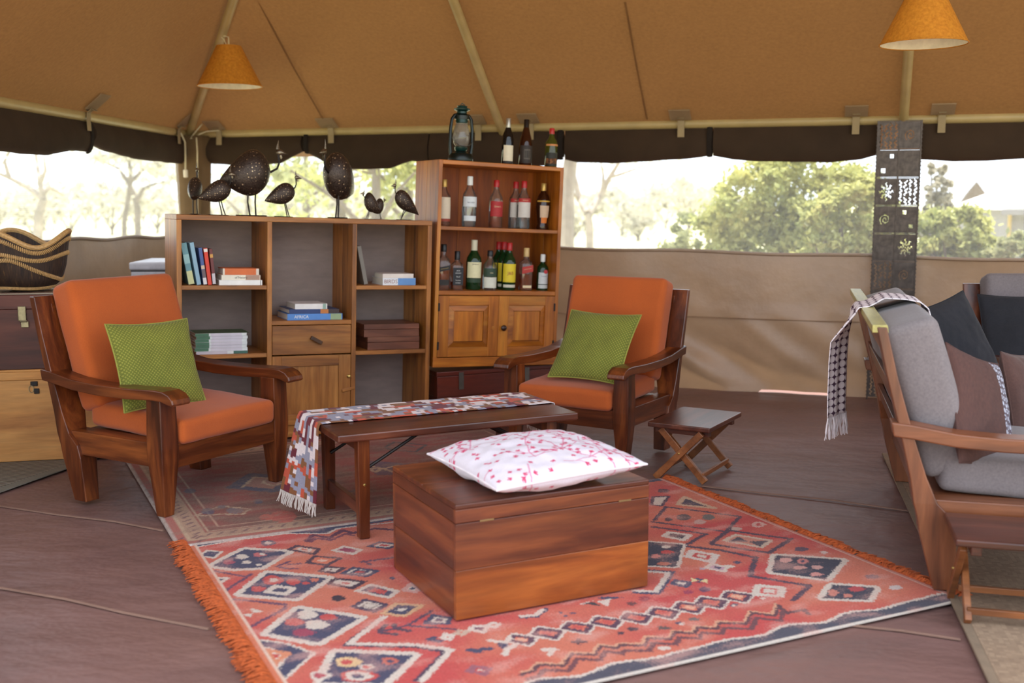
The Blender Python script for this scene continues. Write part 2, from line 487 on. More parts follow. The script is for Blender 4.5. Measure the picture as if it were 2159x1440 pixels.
wall_left = MB().grid(_wall(wl, LLEN, lambda s: max(.85, top_left(s)), 8.5), 150, 20).build('wall_left', M_LOWL, smooth=True, sharp=0)
tag(wall_left, 'lower half of the left tent wall in brown canvas', kind='structure')
# hem along the top of each wall
MB().tube([wb(s, -.02, top_back(s)) for s in np.linspace(0, WLEN, 60)], .012, 6).build('hem', M_LOW, wall_back, smooth=True)
MB().tube([wl(s, -.02, max(.85, top_left(s))) for s in np.linspace(0, LLEN, 60)], .012, 6).build('hem', M_LOWL, wall_left, smooth=True)
MB().tube([wb(s, .012 + .012 * mnoise.noise(Vector((s * 2, 3, 0))), wb_px(1450, 668)[1] + .01 * mnoise.noise(Vector((s * 1.3, 0, 0)))) for s in np.linspace(0, WLEN, 120)], .006, 5, flat=.5).build('wall_seam', M_LOW, wall_back, smooth=True)
RC = CORNER + WD * WLEN
def wr(s, d, z):
    p = RC + LD * s; return (p[0] - d, p[1], z)
wall_right = MB().grid(_wall(wr, 6.0, lambda s: 1.0, 3.3), 60, 12).build('wall_right', M_LOW, smooth=True, sharp=0)
tag(wall_right, 'lower half of the right tent wall in tan canvas', kind='structure')

# ---- insect screens of the open windows
m, nt, bs = _new('insect_screen'); nt.nodes.remove(bs)
_t = nt.nodes.new('ShaderNodeBsdfTransparent'); _d = nt.nodes.new('ShaderNodeBsdfDiffuse'); _d.inputs[0].default_value = L4((205, 205, 200))
_tl = nt.nodes.new('ShaderNodeBsdfTranslucent'); _tl.inputs[0].default_value = L4((225, 228, 225))
_mx0 = nt.nodes.new('ShaderNodeMixShader'); _mx0.inputs[0].default_value = .6
nt.links.new(_d.outputs[0], _mx0.inputs[1]); nt.links.new(_tl.outputs[0], _mx0.inputs[2])
_wv = nt.nodes.new('ShaderNodeTexWave'); _wv.bands_direction = 'Z'; _wv.inputs['Scale'].default_value = 28
nt.links.new(_map(nt, 'Object'), _wv.inputs['Vector'])
_mr = nt.nodes.new('ShaderNodeMapRange'); _mr.inputs[3].default_value = .14; _mr.inputs[4].default_value = .24
nt.links.new(_wv.outputs['Fac'], _mr.inputs[0])
_mx = nt.nodes.new('ShaderNodeMixShader'); nt.links.new(_mr.outputs[0], _mx.inputs[0])
nt.links.new(_t.outputs[0], _mx.inputs[1]); nt.links.new(_mx0.outputs[0], _mx.inputs[2])
nt.links.new(_mx.outputs[0], nt.nodes['Material Output'].inputs[0])
M_NET = m
_sc, _ = wb_px(1898, 400)
for k, (fn, s0, s1, zf, lab) in enumerate(((wl, .12, LLEN, lambda s: max(.85, top_left(s)), 'fine insect screen of the open window in the left wall'),
                                 (wb, .12, _sc, top_back, 'fine insect screen of the window behind the bookcase and bar cabinet'),
                                 (wb, _sc, WLEN, top_back, 'fine insect screen of the window behind the sofa'))):
    w = MB().grid(lambda u, v: fn(s0 + (s1 - s0) * u, -.035, zf(s0 + (s1 - s0) * u) * (1 - v) + EAVE * v), 12, 1).build('window_%d' % (k + 1), M_NET)
    tag(w, lab, kind='structure')

# ---- poles
def pole(name, a, b, r, label, grp=None):
    o = MB().tube([a, b], r, 14).build(name, M_POLE, smooth=True)
    return tag(o, label, 'pole', grp)
pole('eave_pole', wb(.0, 0, EAVE), wb(WLEN, 0, EAVE), .034, 'painted steel eave pole along the back wall')
pole('eave_pole', wl(.0, 0, EAVE), wl(LLEN, 0, EAVE), .034, 'painted steel eave pole along the left wall')
PB = {}
for key, base, top, lab in (('hip', (400, 283), (488, 0), 'painted hip rafter pole rising from the canvas-wrapped corner'),
                       ('mid', (1060, 268), (960, 0), 'painted rafter pole rising behind the bar cabinet bottles'),
                       ('right', (1905, 246), (1919, 60), 'painted rafter pole rising above the pierced metal column')):
    a = np.array(wb(*[wb_px(*base)[0]], 0, EAVE)); b = roof_px(*top)
    if key == 'hip': a = P_EAVE.copy()
    d = b - a; e = a + d * (RD / float(np.dot(d[:2], NB)))
    dn = np.array([0, 0, -.035])
    PB[key] = (a + dn, e + dn)
    pole('rafter_pole', a + dn, e + dn, .031, lab)
def on_rafter(key, px):
    a, e = PB[key]
    best = min(np.linspace(0, 1, 801), key=lambda t: abs(_proj(a + (e - a) * t)[0] - px[0]) + abs(_proj(a + (e - a) * t)[1] - px[1]))
    return a + (e - a) * best
def _proj(P):
    v = np.array(P) - _C; z = v @ _F; return (CX + FPX * v[0] / z, CY - FPX * (v @ _U) / z)
# upright behind the corner canvas, and front uprights
pole('upright_pole', wl(.02, .03, 0), wl(.02, .03, EAVE), .035, 'painted upright pole inside the gathered corner canvas')

# gathered canvas at the corner
M_CORN = canvas('corner_canvas', (122, 98, 66), (98, 76, 50), fold=.2)
ang0 = math.atan2(WD[1], WD[0])
cm = MB(); rings = []
for k in range(15):
    z = EAVE * k / 14 - .02 * (k == 14); ring = []
    for i in range(22):
        a = 2 * PI * i / 22
        r = (.125 + .018 * math.sin(5 * a) + .01 * math.sin(9 * a + z * 3)) * (1 - .12 * math.exp(-((z - 1.1) / .5) ** 2))
        ring.append((CORNER[0] + .06 + r * 1.05 * math.cos(a), CORNER[1] - .10 + r * .6 * math.sin(a), z))
    rings.append(ring)
cc = cm.loft(rings).build('corner_canvas', M_CORN, smooth=True, sharp=0)
tag(cc, 'gathered olive canvas wrapped round the corner pole behind the bookcase', 'canvas')

# ---- rolled-up window blinds
M_BSTRAP = canvas('blind_strap', (44, 36, 30), (34, 28, 24))
def blind(fn, s0, s1, bottoms, label, pinch=(), top=EAVE - .004, depth=.06):
    """bottoms: list of (s, z) of the lower edge"""
    S = [b[0] for b in bottoms]; Z = [b[1] for b in bottoms]
    rings = []; n = 14; N = 60
    for k in range(N + 1):
        s = s0 + (s1 - s0) * k / N
        zb = float(np.interp(s, S, Z)) + .006 * mnoise.noise(Vector((s * 6, 0, 2)))
        near = min([abs(s - p) for p in pinch] + [9])
        th = depth * (.55 + .45 * min(1, near / .12)) * (1 + .25 * mnoise.noise(Vector((s * 3, 1, 0))))
        zt = top + .012 * mnoise.noise(Vector((s * 2.5, 7, 0)))
        ring = []
        for i in range(n):
            a = 2 * PI * i / n
            c, q = math.cos(a), math.sin(a)
            zz = (zt + zb) / 2 + (zt - zb) / 2 * q
            w = th * (.35 + .65 * min(1, (1 - q) / 1.1))
            ring.append(fn(s, -.01 + w * c * (1 + .12 * mnoise.noise(Vector((s * 4, q * 3, 1)))), zz))
        rings.append(ring)
    root = MB().loft(rings).build('rolled_blind', M_FLAP, smooth=True, sharp=60)
    tag(root, label, 'blind', 'rolled blinds under the eave')
    for p in pinch:
        zb = float(np.interp(p, S, Z))
        pts = [fn(p, -.01 + depth * .72 * math.cos(a), (top + zb) / 2 + (top - zb) / 2 * 1.03 * math.sin(a)) for a in np.linspace(-PI / 2, PI / 2, 9)]
        MB().tube(pts, .022, 6, flat=.3).build('strap', M_BSTRAP, root, smooth=True)
    return root
def _bt(fn_px, pts): return [fn_px(*p) for p in pts]
b1 = _bt(wl_px, [(372, 345), (300, 338), (235, 322), (190, 304), (150, 318), (100, 328), (50, 326), (0, 318)])
bl = [(b[0], b[1]) for b in sorted(b1)]; lp = wl_px(190, 304)[0]
blind(wl, .15, lp - .005, [b for b in bl if b[0] <= lp + .01], 'dark rolled blind on the left wall between the corner and its tie strap', pinch=())
blind(wl, lp + .005, LLEN, bl[-4:] + [(bl[-1][0] + .6, bl[-1][1] + .03), (LLEN, bl[-1][1])] , 'dark rolled blind on the left wall above the woven bowl', pinch=(lp + .03,))
b2 = sorted(_bt(wb_px, [(425, 345), (520, 350), (590, 345), (640, 318), (680, 340), (740, 358), (820, 356), (868, 340), (960, 350), (1040, 356), (1150, 350), (1192, 330)]))
blind(wb, .12, wb_px(640, 318)[0] - .005, [b for b in b2 if b[0] <= wb_px(642, 318)[0]], 'dark rolled blind behind the large metal guinea fowl, next to the corner')
blind(wb, wb_px(640, 318)[0] + .005, wb_px(905, 340)[0], [b for b in b2 if b[0] >= wb_px(638, 318)[0]], 'dark rolled blind between the bookcase and the lantern', pinch=(wb_px(648, 320)[0],))
blind(wb, wb_px(908, 340)[0], wb_px(1188, 340)[0], [b for b in b2 if b[0] >= wb_px(870, 318)[0]], 'dark rolled blind behind the lantern and wine bottles', pinch=(wb_px(1182, 330)[0],))
b3 = sorted(_bt(wb_px, [(1190, 337), (1215, 343), (1290, 345), (1400, 339), (1470, 333), (1500, 328), (1545, 338), (1640, 342), (1750, 343), (1815, 337), (1850, 327)]))
blind(wb, wb_px(1192, 340)[0], wb_px(1502, 330)[0], b3, 'brown rolled blind above the tan wall, bar cabinet end', pinch=(wb_px(1496, 330)[0],))
blind(wb, wb_px(1504, 330)[0], wb_px(1855, 330)[0], b3, 'brown rolled blind above the tan wall, metal column end')
b4 = sorted(_bt(wb_px, [(1945, 337), (2000, 341), (2080, 340), (2159, 335)]))
blind(wb, wb_px(1940, 330)[0], WLEN, b4 + [(WLEN, b4[-1][1])], 'brown rolled blind over the window behind the sofa')

# ---- strap patches that tie the roof to the eave poles (parts of the roof)
def strap(fn, s, inward=1):
    wx = .075
    nrm = .55
    def on_roof(a, d): 
        p = np.array(fn(s + a, d, 0)); p[2] = EAVE + (SLOPE if fn is wb else l_slope) * d - .006; return p
    q = [on_roof(-wx, .06), on_roof(wx, .06), on_roof(wx, .17), on_roof(-wx, .17)]
    MB().add([tuple(p) for p in q] + [tuple(p - (0, 0, .006)) for p in q], [(0, 1, 2, 3), (7, 6, 5, 4), (0, 4, 5, 1), (1, 5, 6, 2), (2, 6, 7, 3), (3, 7, 4, 0)]).build('strap_patch', M_PATCH, ceiling)
    lo = []
    for d, z in ((.10, EAVE + .03), (.075, EAVE + .045), (.047, EAVE + .02), (.043, EAVE - .03), (.045, EAVE - .095)):
        lo.append((d, z))
    m = MB(); pts = []
    for d, z in lo: pts.append((fn(s - .024, d, z), fn(s + .024, d, z)))
    vs = [p for pr_ in pts for p in pr_]; n = len(pts)
    off = [tuple(np.array(p) + np.array(fn(s, .006, 0)) - np.array(fn(s, 0, 0))) for p in vs]
    fs = [(2 * i, 2 * i + 1, 2 * i + 3, 2 * i + 2) for i in range(n - 1)]
    m.add(vs, fs); m.add(off, [f[::-1] for f in fs])
    m.add(vs + off, [(0, 2 * n, 2 * n + 1, 1), (2 * n - 2, 2 * n - 1, 4 * n - 1, 4 * n - 2)] + [(2 * i, 2 * i + 2, 2 * n + 2 * i + 2, 2 * n + 2 * i) for i in range(n - 1)] + [(2 * i + 1, 2 * n + 2 * i + 1, 2 * n + 2 * i + 3, 2 * i + 3) for i in range(n - 1)])
    m.build('strap_loop', M_STRAP, ceiling)
    MB().tube([fn(s - .03, .05, EAVE + .036), fn(s + .03, .05, EAVE + .036)], .006, 6).build('strap_ring', plain('ring_steel', (120, 112, 98), .35, .9), ceiling, smooth=True)
l_slope = float(hip_d[2] / np.dot(hip_d[:2], NL))
for x, y in ((468, 284), (703, 279), (1012, 270), (1122, 266), (1438, 258), (1805, 249), (1985, 246)): strap(wb, wb_px(x, y)[0])
for x, y in ((172, 246), (365, 278)): strap(wl, wl_px(x, y)[0])
# ================================================================== armchairs and sofa
M_ORANGE = fabric('orange_cotton', (190, 92, 33), (174, 79, 26), 220, mottle=.16)
M_GREY = fabric('grey_linen', (136, 126, 126), (104, 96, 98), 120, mottle=.15)
def interp(tab, z):
    return [float(np.interp(z, [t[0] for t in tab], [t[k] for t in tab])) for k in (1, 2)]
POST = [(0, -.55, -.47), (.20, -.605, -.485), (.26, -.615, -.50), (.31, -.63, -.55), (.40, -.645, -.59), (.55, -.682, -.64), (.75, -.735, -.70), (.92, -.775, -.742)]
def armchair(label, loc, yaw, W, wood_fn, cloth, scale=1.0, hw=.345, slats=3, bt=.15, st=.11, seat_w=None, name='armchair', cat='armchair', group=None, seats=1, backs=1):
    t = thing(name, label, cat, loc, (0, 0, yaw), group, scale)
    Wx, Wy, Wz = wood_fn('x'), wood_fn('y'), wood_fn('z')
    for s in (-1, 1):
        # front leg: square, tapering to the foot
        prof = [(0, .026), (.02, .028), (.24, .046), (.30, .0475), (.515, .043)]
        MB().loft([[(sx * r, s * hw + sy * r, z) for sx, sy in ((-1, -1), (1, -1), (1, 1), (-1, 1))] for z, r in prof]).build('leg', Wz, t, .004)
        # rear leg sweeping up into the back post
        rows = []
        for z, b, f in POST:
            w = .05 if z > .3 else .036 + .014 * z / .3
            wi = w + (.028 if z > .35 else .0)
            rows.append([(b, s * (hw - wi), z), (f, s * (hw - wi), z), (f, s * (hw + w), z), (b, s * (hw + w), z)][::s])
        MB().loft(rows).build('back_post', Wz, t, .004)
        # side rail
        MB().box(-.57, -.04, *sorted((s * (hw - .058), s * (hw + .03))), .215, .322).build('side_rail', Wx, t, .004)
        # arm rest with a dipped middle and a rolled front end
        up = [(-.715, .592), (-.64, .585), (-.5, .562), (-.35, .553), (-.15, .553), (.02, .560), (.075, .557), (.11, .545), (.132, .525), (.138, .505)]
        dn = [(.128, .497), (.10, .503), (.06, .513), (.0, .514), (-.15, .505), (-.35, .505), (-.5, .514), (-.64, .535), (-.705, .542)]
        MB().prism([(x, z) for x, z in up + dn][::-1], s * (hw + .01) - .05, s * (hw + .01) + .05, 'y').build('arm_rest', Wx, t, .005)
    MB().box(-.01, .035, -hw + .04, hw - .04, .205, .312).build('front_rail', Wy, t, .004)
    MB().box(-.575, -.535, -hw + .04, hw - .04, .215, .30).build('back_rail', Wy, t, .004)
    for k in range(slats):
        z0 = .40 + (.80 - .40) * k / max(1, slats - 1)
        b0, f0 = interp(POST, z0); b1, f1 = interp(POST, z0 + .085)
        MB().prism([(b0 + .012, z0), (b0 + .034, z0), (b1 + .034, z0 + .085), (b1 + .012, z0 + .085)][::-1], -hw + .03, hw - .03, 'y').build('back_slat', Wy, t, .003)
    nb = seats
    sw = (2 * hw - .105) / nb
    for k in range(nb):
        M = Matrix.Translation((-.235, -hw + .0525 + sw * (k + .5), .318 + st / 2)) @ Matrix.Rotation(math.radians(2.5), 4, 'Y')
        MB().rbox(.60, sw - .006, st, .028, 10, .016, M, .004, k).build('seat_cushion', cloth, t, smooth=True, sharp=0)
    bw = (2 * hw - (.115 if name == 'sofa' else .07)) / backs
    MB().box(-.55, -.01, -hw + .06, hw - .06, .285, .318).build('seat_board', Wy, t, .003)
    ln = math.radians(17.5)
    for k in range(backs):
        # local cushion: x = thickness after turning, y = width, z = height
        M = Matrix.Translation((-.662 + bt * .45, -hw + (.0575 if name == 'sofa' else .035) + bw * (k + .5), .693 if name != 'sofa' else .66)) @ Matrix.Rotation(-ln, 4, 'Y') @ Matrix.Rotation(PI / 2, 4, 'Y')
        MB().rbox(.60 if name != 'sofa' else .56, bw - .004, bt, .036, 10, .012, M, .004, 5 + k).build('back_cushion', cloth, t, smooth=True, sharp=0)
    return t
lc = armchair('orange cushioned teak armchair beside the stacked trunks', (-1.323, 4.881, .0128), math.radians(-30.5), 0, W_CHAIR, M_ORANGE)
rc = armchair('orange cushioned teak armchair beside the small folding table', (.293, 5.64, .0128), math.radians(-121.8), 0, W_CHAIR, M_ORANGE, scale=.936, hw=.35)
# sofa: the same make, wider
SG = math.radians(75.5)
SO = at_z(1990, 1245)[:2]; sg = np.array([math.cos(SG), math.sin(SG)]); sh = np.array([sg[1], -sg[0]])
HWS = .77
_so = SO + sg * HWS + sh * .51
sofa = armchair('long teak sofa with grey linen cushions standing on the jute rug', (_so[0], _so[1], .012), SG - PI / 2, 0, W_SOFA, M_GREY, hw=HWS, slats=3, name='sofa', cat='sofa', seats=2, backs=2, bt=.19, st=.13)
M_PALE = wood('glare_rail', (150, 140, 84), (186, 176, 106), (206, 198, 130), 'y', .3)  # window glare and reflected outdoor green painted into the rail's wood colour
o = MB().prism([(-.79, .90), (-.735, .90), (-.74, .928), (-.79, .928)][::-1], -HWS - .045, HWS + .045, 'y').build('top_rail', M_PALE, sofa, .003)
o['label'] = 'top rail with pale window glare painted in'
# second grey armchair beyond the sofa
gp = at_y(2145, 620, 6.15)
armchair('grey cushioned armchair standing beyond the far end of the sofa', (2.98, 5.72, .004), math.radians(-96), 0, W_CHAIR, M_GREY, scale=.95)

# ================================================================== cushions
def cushion(name, label, c, X, Y, N, size, thick, mat, group=None, sizey=None, n=44, uv=True, pull=.07, wob=.006, seed=0, colfn=None):
    sy_ = sizey or size
    X, Y, N = (Vector(a).normalized() for a in (X, Y, N)); N = X.cross(Y).normalized(); Y = N.cross(X)
    m = MB(); UV = []; CO = []
    for side in (1, -1):
        vs = []
        for j in range(n + 1):
            for i in range(n + 1):
                u, v = -1 + 2 * i / n, -1 + 2 * j / n
                f = (max(0, 1 - u * u) * max(0, 1 - v * v)) ** .42
                x = size / 2 * u * (1 - pull * (1 - v * v) * abs(u) ** 2)
                y = sy_ / 2 * v * (1 - pull * (1 - u * u) * abs(v) ** 2)
                z = side * thick / 2 * f
                if f > 0: z += wob * mnoise.noise(Vector((u * 2.4 + seed, v * 2.4, side))) * min(1, f * 2) + wob * .5 * mnoise.noise(Vector((u * 6 + seed, v * 6, side + 3))) * min(1, f * 2)
                vs.append((x, y, z)); UV.append(((u + 1) / 2, (v + 1) / 2))
                if colfn: CO.append(None)
        w = n + 1
        fs = [(j * w + i, j * w + i + 1, (j + 1) * w + i + 1, (j + 1) * w + i) for j in range(n) for i in range(n)]
        m.add(vs, fs if side == 1 else [f[::-1] for f in fs])
    m.uv = UV
    if colfn is not None: m.col = colfn(np.array(UV))
    body = m.build('cover', mat, None, smooth=True, sharp=0)
    t = thing(name, label, 'cushion', c, frame(X, Y, N).to_3x3().to_4x4(), group)
    body.parent = t
    # piped edge
    path = []
    for a, b in ((-1, -1), (1, -1), (1, 1), (-1, 1)):
        pass
    k = 20; pts = []
    for e in range(4):
        for i in range(k):
            q = -1 + 2 * i / k
            u, v = ((q, -1), (1, q), (-q, 1), (-1, -q))[e]
            pts.append((size / 2 * u * (1 - pull * (1 - v * v)), sy_ / 2 * v * (1 - pull * (1 - u * u)), 0))
    pts.append(pts[0])
    MB().tube(pts, .004, 6).build('edge_seam', mat if colfn is None else plain('seam_white', (225, 215, 218), .9), t, smooth=True)
    return t
def woven_green():
    m, nt, bs = _new('green_weave')
    v = _map(nt, 'UV', (34, 34, 1), (0, 0, math.radians(45)))
    ck = nt.nodes.new('ShaderNodeTexVoronoi'); ck.feature = 'F1'; ck.distance = 'CHEBYCHEV'; ck.inputs['Randomness'].default_value = 0.0; ck.inputs['Scale'].default_value = 1.0
    nt.links.new(v, ck.inputs['Vector'])
    r = _ramp(nt, [(.12, L4((144, 142, 58))), (.34, L4((108, 112, 36))), (.5, L4((96, 100, 30)))]); nt.links.new(ck.outputs['Distance'], r.inputs[0])
    n = _noise(nt, _map(nt, 'Object'), 7, 3); r2 = _ramp(nt, [(.3, (.85, .85, .85, 1)), (.7, (1.1, 1.1, 1.1, 1))]); nt.links.new(n.outputs[0], r2.inputs[0])
    nt.links.new(_mix(nt, r.outputs[0], r2.outputs[0], .8, 'MULTIPLY'), bs.inputs['Base Color']); bs.inputs['Roughness'].default_value = .9
    bs.inputs['Sheen Weight'].default_value = .1
    _bump(nt, bs, ck.outputs['Distance'], .25, .004)
    return m
M_GREEN = woven_green()
cushion('throw_cushion', 'green woven cushion leaning in the armchair beside the trunks', (-1.605, 4.875, .632), (.671, .741, -.015), (-.261, .255, .931), (.69, -.62, .365), .405, .115, M_GREEN, seed=1)
cushion('throw_cushion', 'green woven cushion leaning in the armchair beside the folding table', (.437, 5.735, .60), (.85, -.527, -.016), (.323, .496, .806), (-.417, -.69, .592), .42, .105, M_GREEN, seed=4)

# floral cushion on the chest: printed twigs and leaves
def floral(UV):
    n = 45; N = len(UV); col = np.empty((N, 3)); col[:] = lin((216, 206, 214))
    pink = np.array(lin((198, 56, 98))); pale = np.array(lin((206, 116, 146)))
    rs = random.Random(5)
    P = UV * .56
    def seg(a, b, w, c, k=.8):
        a = np.array(a); b = np.array(b); d = b - a; L = d @ d + 1e-12
        t = np.clip(((P - a) @ d) / L, 0, 1); q = P - (a + t[:, None] * d)
        mk = (q ** 2).sum(1) < w * w
        col[mk] = col[mk] * (1 - k) + c * k
    def leaf(p, ang, s, c):
        for da, l in ((-.75, .8), (0, 1.0), (.75, .8)):
            q = (p[0] + math.cos(ang + da) * s * l, p[1] + math.sin(ang + da) * s * l)
            seg(p, q, s * .24, c, .9)
    for k in range(24):
        x, y = rs.random() * .56, rs.random() * .56; a = rs.random() * 6.28
        for st in range(7):
            a += rs.uniform(-.5, .5); nx, ny = x + math.cos(a) * .05, y + math.sin(a) * .05
            seg((x, y), (nx, ny), .0026, pale, .8)
            if rs.random() < .8:
                b = a + rs.choice((-1, 1)) * rs.uniform(.6, 1.1)
                tx, ty = nx + math.cos(b) * .03, ny + math.sin(b) * .03
                seg((nx, ny), (tx, ty), .002, pale, .7); leaf((tx, ty), b, .013, pink)
            if rs.random() < .5: leaf((nx, ny), a, .012, pink)
            x, y = nx, ny
    for k in range(110): leaf((rs.random() * .56, rs.random() * .56), rs.random() * 6.28, .0125, pink)
    return col
M_FLORAL = vcol('floral_print', .9, .05, 200, .12)
CH0 = at_z(962, 1318)
cushion('floor_cushion', 'white cushion printed with pink leaves lying on the wooden chest', (.076, 3.755, .462), (.454, -.89, .0), (.89, .454, .04), (0, -.04, 1), .57, .14, M_FLORAL, n=210, colfn=floral, wob=.010, pull=.05, seed=9)

# sofa cushions
M_NAVY = fabric('charcoal_velvet', (38, 38, 44), (26, 27, 34), 90, mottle=.4, sheen=.05)
M_BROWN = fabric('brown_linen', (92, 62, 54), (74, 50, 46), 110, mottle=.3)
def strip_print():
    m, nt, bs = _new('brown_linen_with_ring_strip')
    v = _map(nt, 'UV', (16, 16, 1))
    vo = nt.nodes.new('ShaderNodeTexVoronoi'); vo.inputs['Randomness'].default_value = .35; vo.inputs['Scale'].default_value = 1
    nt.links.new(v, vo.inputs['Vector'])
    ring = _ramp(nt, [(.0, L4((96, 84, 92))), (.2, L4((86, 74, 84))), (.24, L4((196, 200, 214))), (.36, L4((186, 190, 206))), (.42, L4((94, 82, 90)))]); nt.links.new(vo.outputs['Distance'], ring.inputs[0])
    tc = nt.nodes.new('ShaderNodeTexCoord'); sp = nt.nodes.new('ShaderNodeSeparateXYZ'); nt.links.new(tc.outputs['UV'], sp.inputs[0])
    st = _ramp(nt, [(.0, (0, 0, 0, 1)), (.675, (0, 0, 0, 1)), (.685, (1, 1, 1, 1)), (.96, (1, 1, 1, 1)), (.97, (0, 0, 0, 1))]); nt.links.new(sp.outputs[0], st.inputs[0])
    n = _noise(nt, _map(nt, 'Object', (1, 1, 6)), 60, 3)
    c = _mix(nt, L4((96, 64, 56)), L4((66, 44, 42)), n.outputs[0])
    nt.links.new(_mix(nt, c, ring.outputs[0], st.outputs[0]), bs.inputs['Base Color']); bs.inputs['Roughness'].default_value = .95
    return m
M_STRIP = strip_print()
def sofa_pt(along, fwd, z):          # along the sofa from its near end, fwd from the rear feet
    p = SO + sg * along + sh * fwd; return (p[0], p[1], z)
up = lambda lean: (sh[0] * -math.sin(lean), sh[1] * -math.sin(lean), math.cos(lean))
_x = (sg[0], sg[1], 0)
def lean_cushion(lab, px, size, thick, mat, fwd, lean, turn, roll, seed, name='sofa_cushion', z=None, sizey=None):
    """px: its centre in the photograph; fwd: distance of its plane in front of the rear feet"""
    g = SO + sh * fwd
    q = on_vert(px[0], px[1], g, sg)
    M = Matrix.Rotation(SG + turn, 3, 'Z') @ Matrix.Rotation(PI / 2, 3, 'X')          # x along, y up, z facing +-
    X = Vector((math.cos(SG + turn), math.sin(SG + turn), 0)); N0 = Vector((X.y, -X.x, 0))
    Yv = Vector((0, 0, 1)) * math.cos(lean) - N0 * math.sin(lean)
    N = X.cross(Yv) 
    Rr = Matrix.Rotation(roll, 3, N)
    return cushion(name, lab, q if z is None else (q[0], q[1], z), Rr @ X, Rr @ Yv, N, size, thick, mat, seed=seed, sizey=sizey)
def pose_cushion(name, label, px, y, X, Y, size, thick, mat, seed, sizey=None):
    q = at_y(px[0], px[1], y) if y else px
    return cushion(name, label, q, X, Y, (0, 0, 1), size, thick, mat, seed=seed, sizey=sizey)
pose_cushion('throw_cushion', 'dark charcoal velvet cushion leaning on the sofa back behind the brown ones', (2.04, 5.0, .715), None, (.84, .498, .214), (-.377, .254, .891), .41, .13, M_NAVY, 2)
pose_cushion('throw_cushion', 'brown linen cushion with a strip of pale rings standing on the sofa', (1.70, 3.90, .605), None, (.725, .631, -.276), (0, .4, .917), .43, .12, M_STRIP, 6)
pose_cushion('throw_cushion', 'plain brown linen cushion leaning behind the ring-patterned one', (2.15, 4.5, .545), None, (.709, .695, -.12), (-.095, .263, .96), .38, .13, M_BROWN, 8)
pose_cushion('throw_cushion', 'dark charcoal cushion in the grey armchair beyond the sofa', (2158, 706), 5.95, (.99, -.1, 0), (.1, .35, .93), .46, .12, M_NAVY, 12)

# ================================================================== coffee table and runner
TZ = .452
tb = thing('coffee_table', 'low folding coffee table of dark wood carrying the patterned runner', 'table', (*(E1 * 1.235 + E2 * 4.05), 0), (0, 0, GA))
TL, TD = 1.08, .58
for k in range(2):
    MB().box(0, TL, k * TD / 2 + (.001 if k else 0), (k + 1) * TD / 2 - (0 if k else .001), TZ - .032, TZ).build('top_plank', W_TABLE('x'), tb, .006)
legx = (.115, TL - .115)
for x in legx:
    for y in (.055, TD - .055):
        z0 = .016 if True else 0
        MB().loft([[(x + sx * r, y + sy * r, z) for sx, sy in ((-1, -1), (1, -1), (1, 1), (-1, 1))] for z, r in ((.012, .021), (.2, .024), (TZ - .032, .025))]).build('leg', W_STOOL('z') if False else W_CHAIR('z'), tb, .003)
        MB().lathe([(.0001, 0), (.006, .0), (.006, .004), (.0001, .006)], 10).build('bolt', plain('brass', (196, 164, 96), .3, .9), tb, smooth=True).matrix_basis = Matrix.Translation((x, y - .0245 if y < .3 else y + .0245, .235)) @ Matrix.Rotation(PI / 2 if y < .3 else -PI / 2, 4, 'X')
    MB().box(x - .012, x + .012, .07, TD - .07, .10, .15).build('stretcher', W_TABLE('y'), tb, .003)
    MB().box(x - .016, x + .016, .07, TD - .07, TZ - .085, TZ - .032).build('top_bearer', W_TABLE('y'), tb, .003)
    for y in (.09, TD - .09):
        xe = x + (.27 if x < .5 else -.27)
        MB().tube([(x, y, .27), (xe, y, TZ - .035)], .007, 8).build('brace', plain('iron', (52, 46, 44), .45, .7), tb, smooth=True)
# runner: a grid of cloth blocks, draped over both ends
RW0, RW1 = .235, .545
hangL, hangR = .335, .12
Lr = hangL + TL + hangR
nu, nv = 420, 99
def run_pt(a, v):
    """a: length along the cloth from the left hem; v 0..1 across"""
    y = RW0 + (RW1 - RW0) * v
    rr = .016
    if a < hangL:
        dz = hangL - a
        x = -.008 - (.015 + .075 * v) * (dz / hangL) - .003 * math.sin(v * 9 + dz * 4) * (dz / hangL); z = TZ + .004 - dz
        if dz < .02: x += .006 * (1 - dz / .02); 
    elif a > hangL + TL:
        dz = a - hangL - TL; x = TL + .008 + .008 * math.sin(v * 8) * dz / hangR; z = TZ + .004 - dz
    else:
        x = a - hangL; z = TZ + .0035 + .0015 * math.sin(x * 22 + v * 5) ** 2
        e = min(x, TL - x)
        if e < .012: z -= .002 * (1 - e / .012)
    return (x, y, z)
m = MB(); m.grid(lambda u, v: run_pt(u * Lr, v), nu, nv)
pal = [lin(c) for c in ((228, 214, 214), (196, 84, 58), (150, 148, 166), (108, 34, 48), (134, 86, 50), (228, 214, 214), (150, 148, 166), (134, 84, 52))]
cols = np.zeros(((nu + 1) * (nv + 1), 3)); rs = random.Random(3)
rowsN = 11; cell = {}
colsN = int(Lr / .019)
grid_c = [[rs.randrange(8) for j in range(rowsN)] for i in range(colsN + 3)]
for i in range(1, colsN + 3):                       # stepped blocks two or three cells long
    for j in range(rowsN):
        if rs.random() < .38: grid_c[i][j] = grid_c[i - 1][j]
        elif rs.random() < .2 and j: grid_c[i][j] = grid_c[i][j - 1]
for j in range(nv + 1):
    for i in range(nu + 1):
        v = j / nv; rj = min(rowsN - 1, int(v * rowsN)); a = i / nu * Lr + (.009 if rj % 2 else 0)
        cols[j * (nu + 1) + i] = pal[grid_c[int(a / .019)][rj]]
m.col = cols
rn = thing('table_runner', 'patchwork table runner in red, white, grey and brown on the coffee table', 'runner', (*(E1 * 1.235 + E2 * 4.05), 0), (0, 0, GA))
